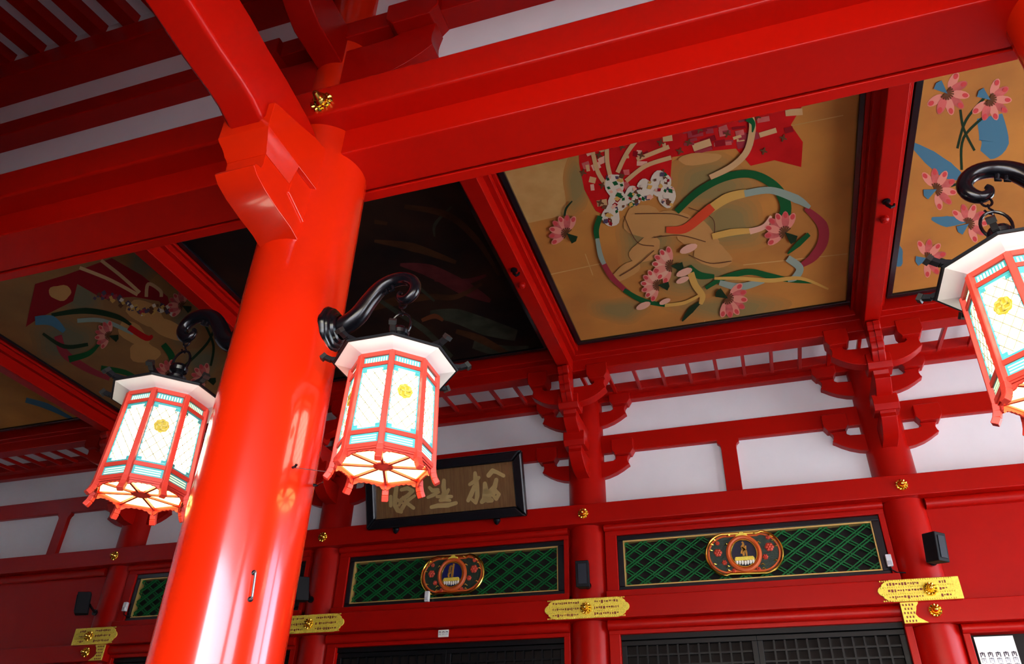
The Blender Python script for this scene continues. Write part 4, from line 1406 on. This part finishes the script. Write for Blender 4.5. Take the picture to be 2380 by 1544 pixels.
            # left-facing manji
            for (x0, z0, x1, z1) in ((-.004, -Lr, .004, Lr), (-Lr, -.004, Lr, .004),
                                     (-Lr, Lr - .008, .004, Lr), (-.004, -Lr, Lr, -Lr + .008), (-Lr, -Lr, -Lr + .008, .004), (Lr - .008, -.004, Lr, Lr)):
                sg.box(x0, -.0065, z0, x1, -.003, z1)
            sg.xf(W_)
            sg.build('crest_emblem', mat('emblem_gold', (.68, .56, .12), rough=.4, metal=.2), co, smooth=False)
            rg = MB().tube([W_((.032 * math.cos(2 * math.pi * j / 24), -.004, .032 * math.sin(2 * math.pi * j / 24))) for j in range(24)], .0015, n=5, closed=True)
            rg.build('crest_ring', MATS['emblem_gold'], co)
    # bottom rim and hub
    MB().lathe([(.245, 1.508), (.245, 1.53), (.212, 1.53), (.212, 1.508)], (cx, cy, 0), n=8, cap=False, rot=math.pi / 8).add([], []).build('bottom_rim', LANR, t, smooth=False)
    MB().lathe([(.052, 1.525), (.050, 1.512), (.03, 1.506), (.012, 1.498), (.001, 1.496)], (cx, cy, 0), n=16, cap=False).build('hub', LANR, t)
    # soffit
    MB().lathe([(.215, 2.052), (.24, 2.060), (.29, 2.072), (.328, 2.082)], (cx, cy, 0), n=8, cap=False, rot=math.pi / 8).build('roof_soffit', SOFF, t, smooth=False)
    MB().lathe([(.330, 2.080), (.334, 2.090), (.31, 2.098), (.26, 2.105), (.19, 2.125), (.12, 2.16), (.075, 2.20), (.068, 2.225), (.05, 2.235), (.03, 2.24)], (cx, cy, 0), n=8, cap=True, rot=math.pi / 8).build('roof', MATTE, t, smooth=False)
    for k in range(8):
        a = math.pi / 8 + k * math.pi / 4
        p = lambda d, z: (cx + d * math.cos(a), cy + d * math.sin(a), z)
        rdg = MB()
        pp = [p(.10, 2.178), p(.20, 2.130), p(.28, 2.108), p(.34, 2.104), p(.385, 2.122)]
        for q, r in zip(pp[:-1], pp[1:]):
            rdg.bar(q, r, .026, .024)
        rdg.build('roof_ridge', MATTE, t, smooth=False)
        MB().bar(p(.375, 2.112), p(.392, 2.126), .036, .034).build('ridge_tip', mat('ridge_tip_metal', (.012, .013, .012), rough=.4), t, smooth=False)
    # finial, knob, ring
    MB().lathe([(.055, 2.225), (.058, 2.245), (.035, 2.262), (.032, 2.272), (.050, 2.285), (.054, 2.305), (.045, 2.325), (.02, 2.338), (.001, 2.34)], (cx, cy, 0), n=20, cap=False).build('finial', IRON, t)
    MB().tube([(cx + .062 * math.cos(2 * math.pi * j / 24), cy, 2.352 + .078 * math.sin(2 * math.pi * j / 24)) for j in range(24)], .0075, n=8, closed=True).build('carry_ring', IRON, t)
    return t


def lantern_arm(x, s, label):
    """gooseneck bracket on the column at x, pointing s (+1 right, -1 left)"""
    t = thing('lantern_bracket', label, 'bracket', (x + s * .296, NY, 2.3), 'black gooseneck lantern brackets')
    path = [(.29, 2.405), (.34, 2.412), (.40, 2.43), (.455, 2.48), (.50, 2.555), (.56, 2.635), (.63, 2.675), (.70, 2.68), (.755, 2.655), (.785, 2.605), (.775, 2.555), (.74, 2.525), (.705, 2.535), (.69, 2.565), (.705, 2.59)]
    rad = [.062, .058, .056, .054, .050, .046, .042, .040, .038, .036, .034, .030, .025, .018, .010]
    # smooth
    pts, rr = [], []
    for i in range(len(path) - 1):
        for k in range(3):
            f = k / 3
            p0, p1, p2, p3 = path[max(i - 1, 0)], path[i], path[i + 1], path[min(i + 2, len(path) - 1)]
            g = lambda a, b, c, d: .5 * (2 * b + (c - a) * f + (2 * a - 5 * b + 4 * c - d) * f * f + (3 * b - a - 3 * c + d) * f ** 3)
            pts.append((x + s * g(p0[0], p1[0], p2[0], p3[0]), NY, g(p0[1], p1[1], p2[1], p3[1])))
            rr.append(rad[i] * (1 - f) + rad[i + 1] * f)
    MB().tube(pts, rr, n=14).build('gooseneck', IRON, t)
    # lobed base rosette
    b = MB()
    n = 40
    prof = [(.125, .245, 1), (.125, .292, 1), (.118, .303, 1), (.108, .306, .6), (.104, .318, .4), (.096, .324, .3), (.085, .326, 0), (.078, .342, 0), (.066, .348, 0)]
    vv, ff = [], []
    for (r_, h, w_) in prof:
        for k in range(n):
            a = 2 * math.pi * k / n
            q = r_ * (1 - w_ * .10 * (1 - abs(math.cos(a * 4)) ** .5))
            vv.append((x + s * h, NY + q * math.cos(a), 2.405 + q * 1.1 * math.sin(a)))
    for i in range(len(prof) - 1):
        for k in range(n):
            ff.append((i * n + k, i * n + (k + 1) % n, (i + 1) * n + (k + 1) % n, (i + 1) * n + k))
    ff.append(tuple(range(n)))
    b.add(vv, ff).build('base_rosette', IRON, t)
    # leaf barbs below the bend
    for q in ((.60, 2.598), (.635, 2.612)):
        MB().tube([(x + s * q[0], NY, q[1] + .03), (x + s * (q[0] + .012), NY, q[1]), (x + s * (q[0] - .006), NY, q[1] - .012)], [.016, .012, .004], n=8).build('leaf_barb', IRON, t)
    # eye, link and hook
    lx = x + s * .724
    MB().tube([(lx + .022 * math.cos(2 * math.pi * j / 16), NY, 2.492 + .026 * math.sin(2 * math.pi * j / 16)) for j in range(16)], .006, n=6, closed=True).build('eye', IRON, t)
    MB().tube([(lx, NY, 2.475), (lx, NY, 2.452), (lx + .012, NY, 2.437), (lx + .002, NY + .004, 2.42), (lx - .014, NY, 2.428), (lx - .022, NY, 2.446)], .0055, n=6).build('hook', IRON, t)
    return t


for x, s, l1, l2 in ((NX, 1, 'lit octagonal lantern right of the near column, in front of the plaque', 'black gooseneck bracket holding the lantern right of the near column'),
                     (NX, -1, 'lit octagonal lantern partly hidden left of the near column', 'black gooseneck bracket behind the near column, on its left'),
                     (1.94, -1, 'lit octagonal lantern cut off by the right edge of the picture', 'black gooseneck bracket at the right edge of the picture')):
    lantern(x + s * .724, NY, l1)
    lantern_arm(x, s, l2)

# stay wires from the column to the right lantern
a = colpt(680, 1087)
q = at(768, 1098, 1, NY - .10)
t = thing('stay_wire', 'thin wire from a hook on the near column to the right lantern', 'wire', tuple(a))
MB().tube([a, q], .0022, n=5).build('wire', GREY, t)
nrm = Vector((a.x - NX, a.y - NY, 0)).normalized()
MB().tube([a - nrm * .01, a + nrm * .02, a + nrm * .03 + Vector((0, 0, .01))], .007, n=6).build('wall_hook', IRON, t)
a = colpt(728, 1128)
nrm = Vector((a.x - NX, a.y - NY, 0)).normalized()
q = at(766, 1116, 1, NY - .08)
t = thing('stay_hook', 'small dark hook on the right edge of the near column under the lantern', 'hook', tuple(a))
MB().tube([a - nrm * .01, a + nrm * .02, a.lerp(q, .35) + Vector((0, 0, -.004)), a.lerp(q, .6)], [.009, .007, .005, .003], n=6).build('hook', IRON, t)

# the right-hand front column carries the same corbel, curved beam and brackets
for nm, lb in (('corbel', 'carved red corbel on the front column just past the right edge'),
               ('curved_beam', 'curved red beam above the front column just past the right edge'),
               ('front_bracket_set', 'red bracket arms above the front column just past the right edge')):
    c = copy_tree(bpy.data.objects[nm], (1.94 - NX, 0, 0))
    c['label'] = lb
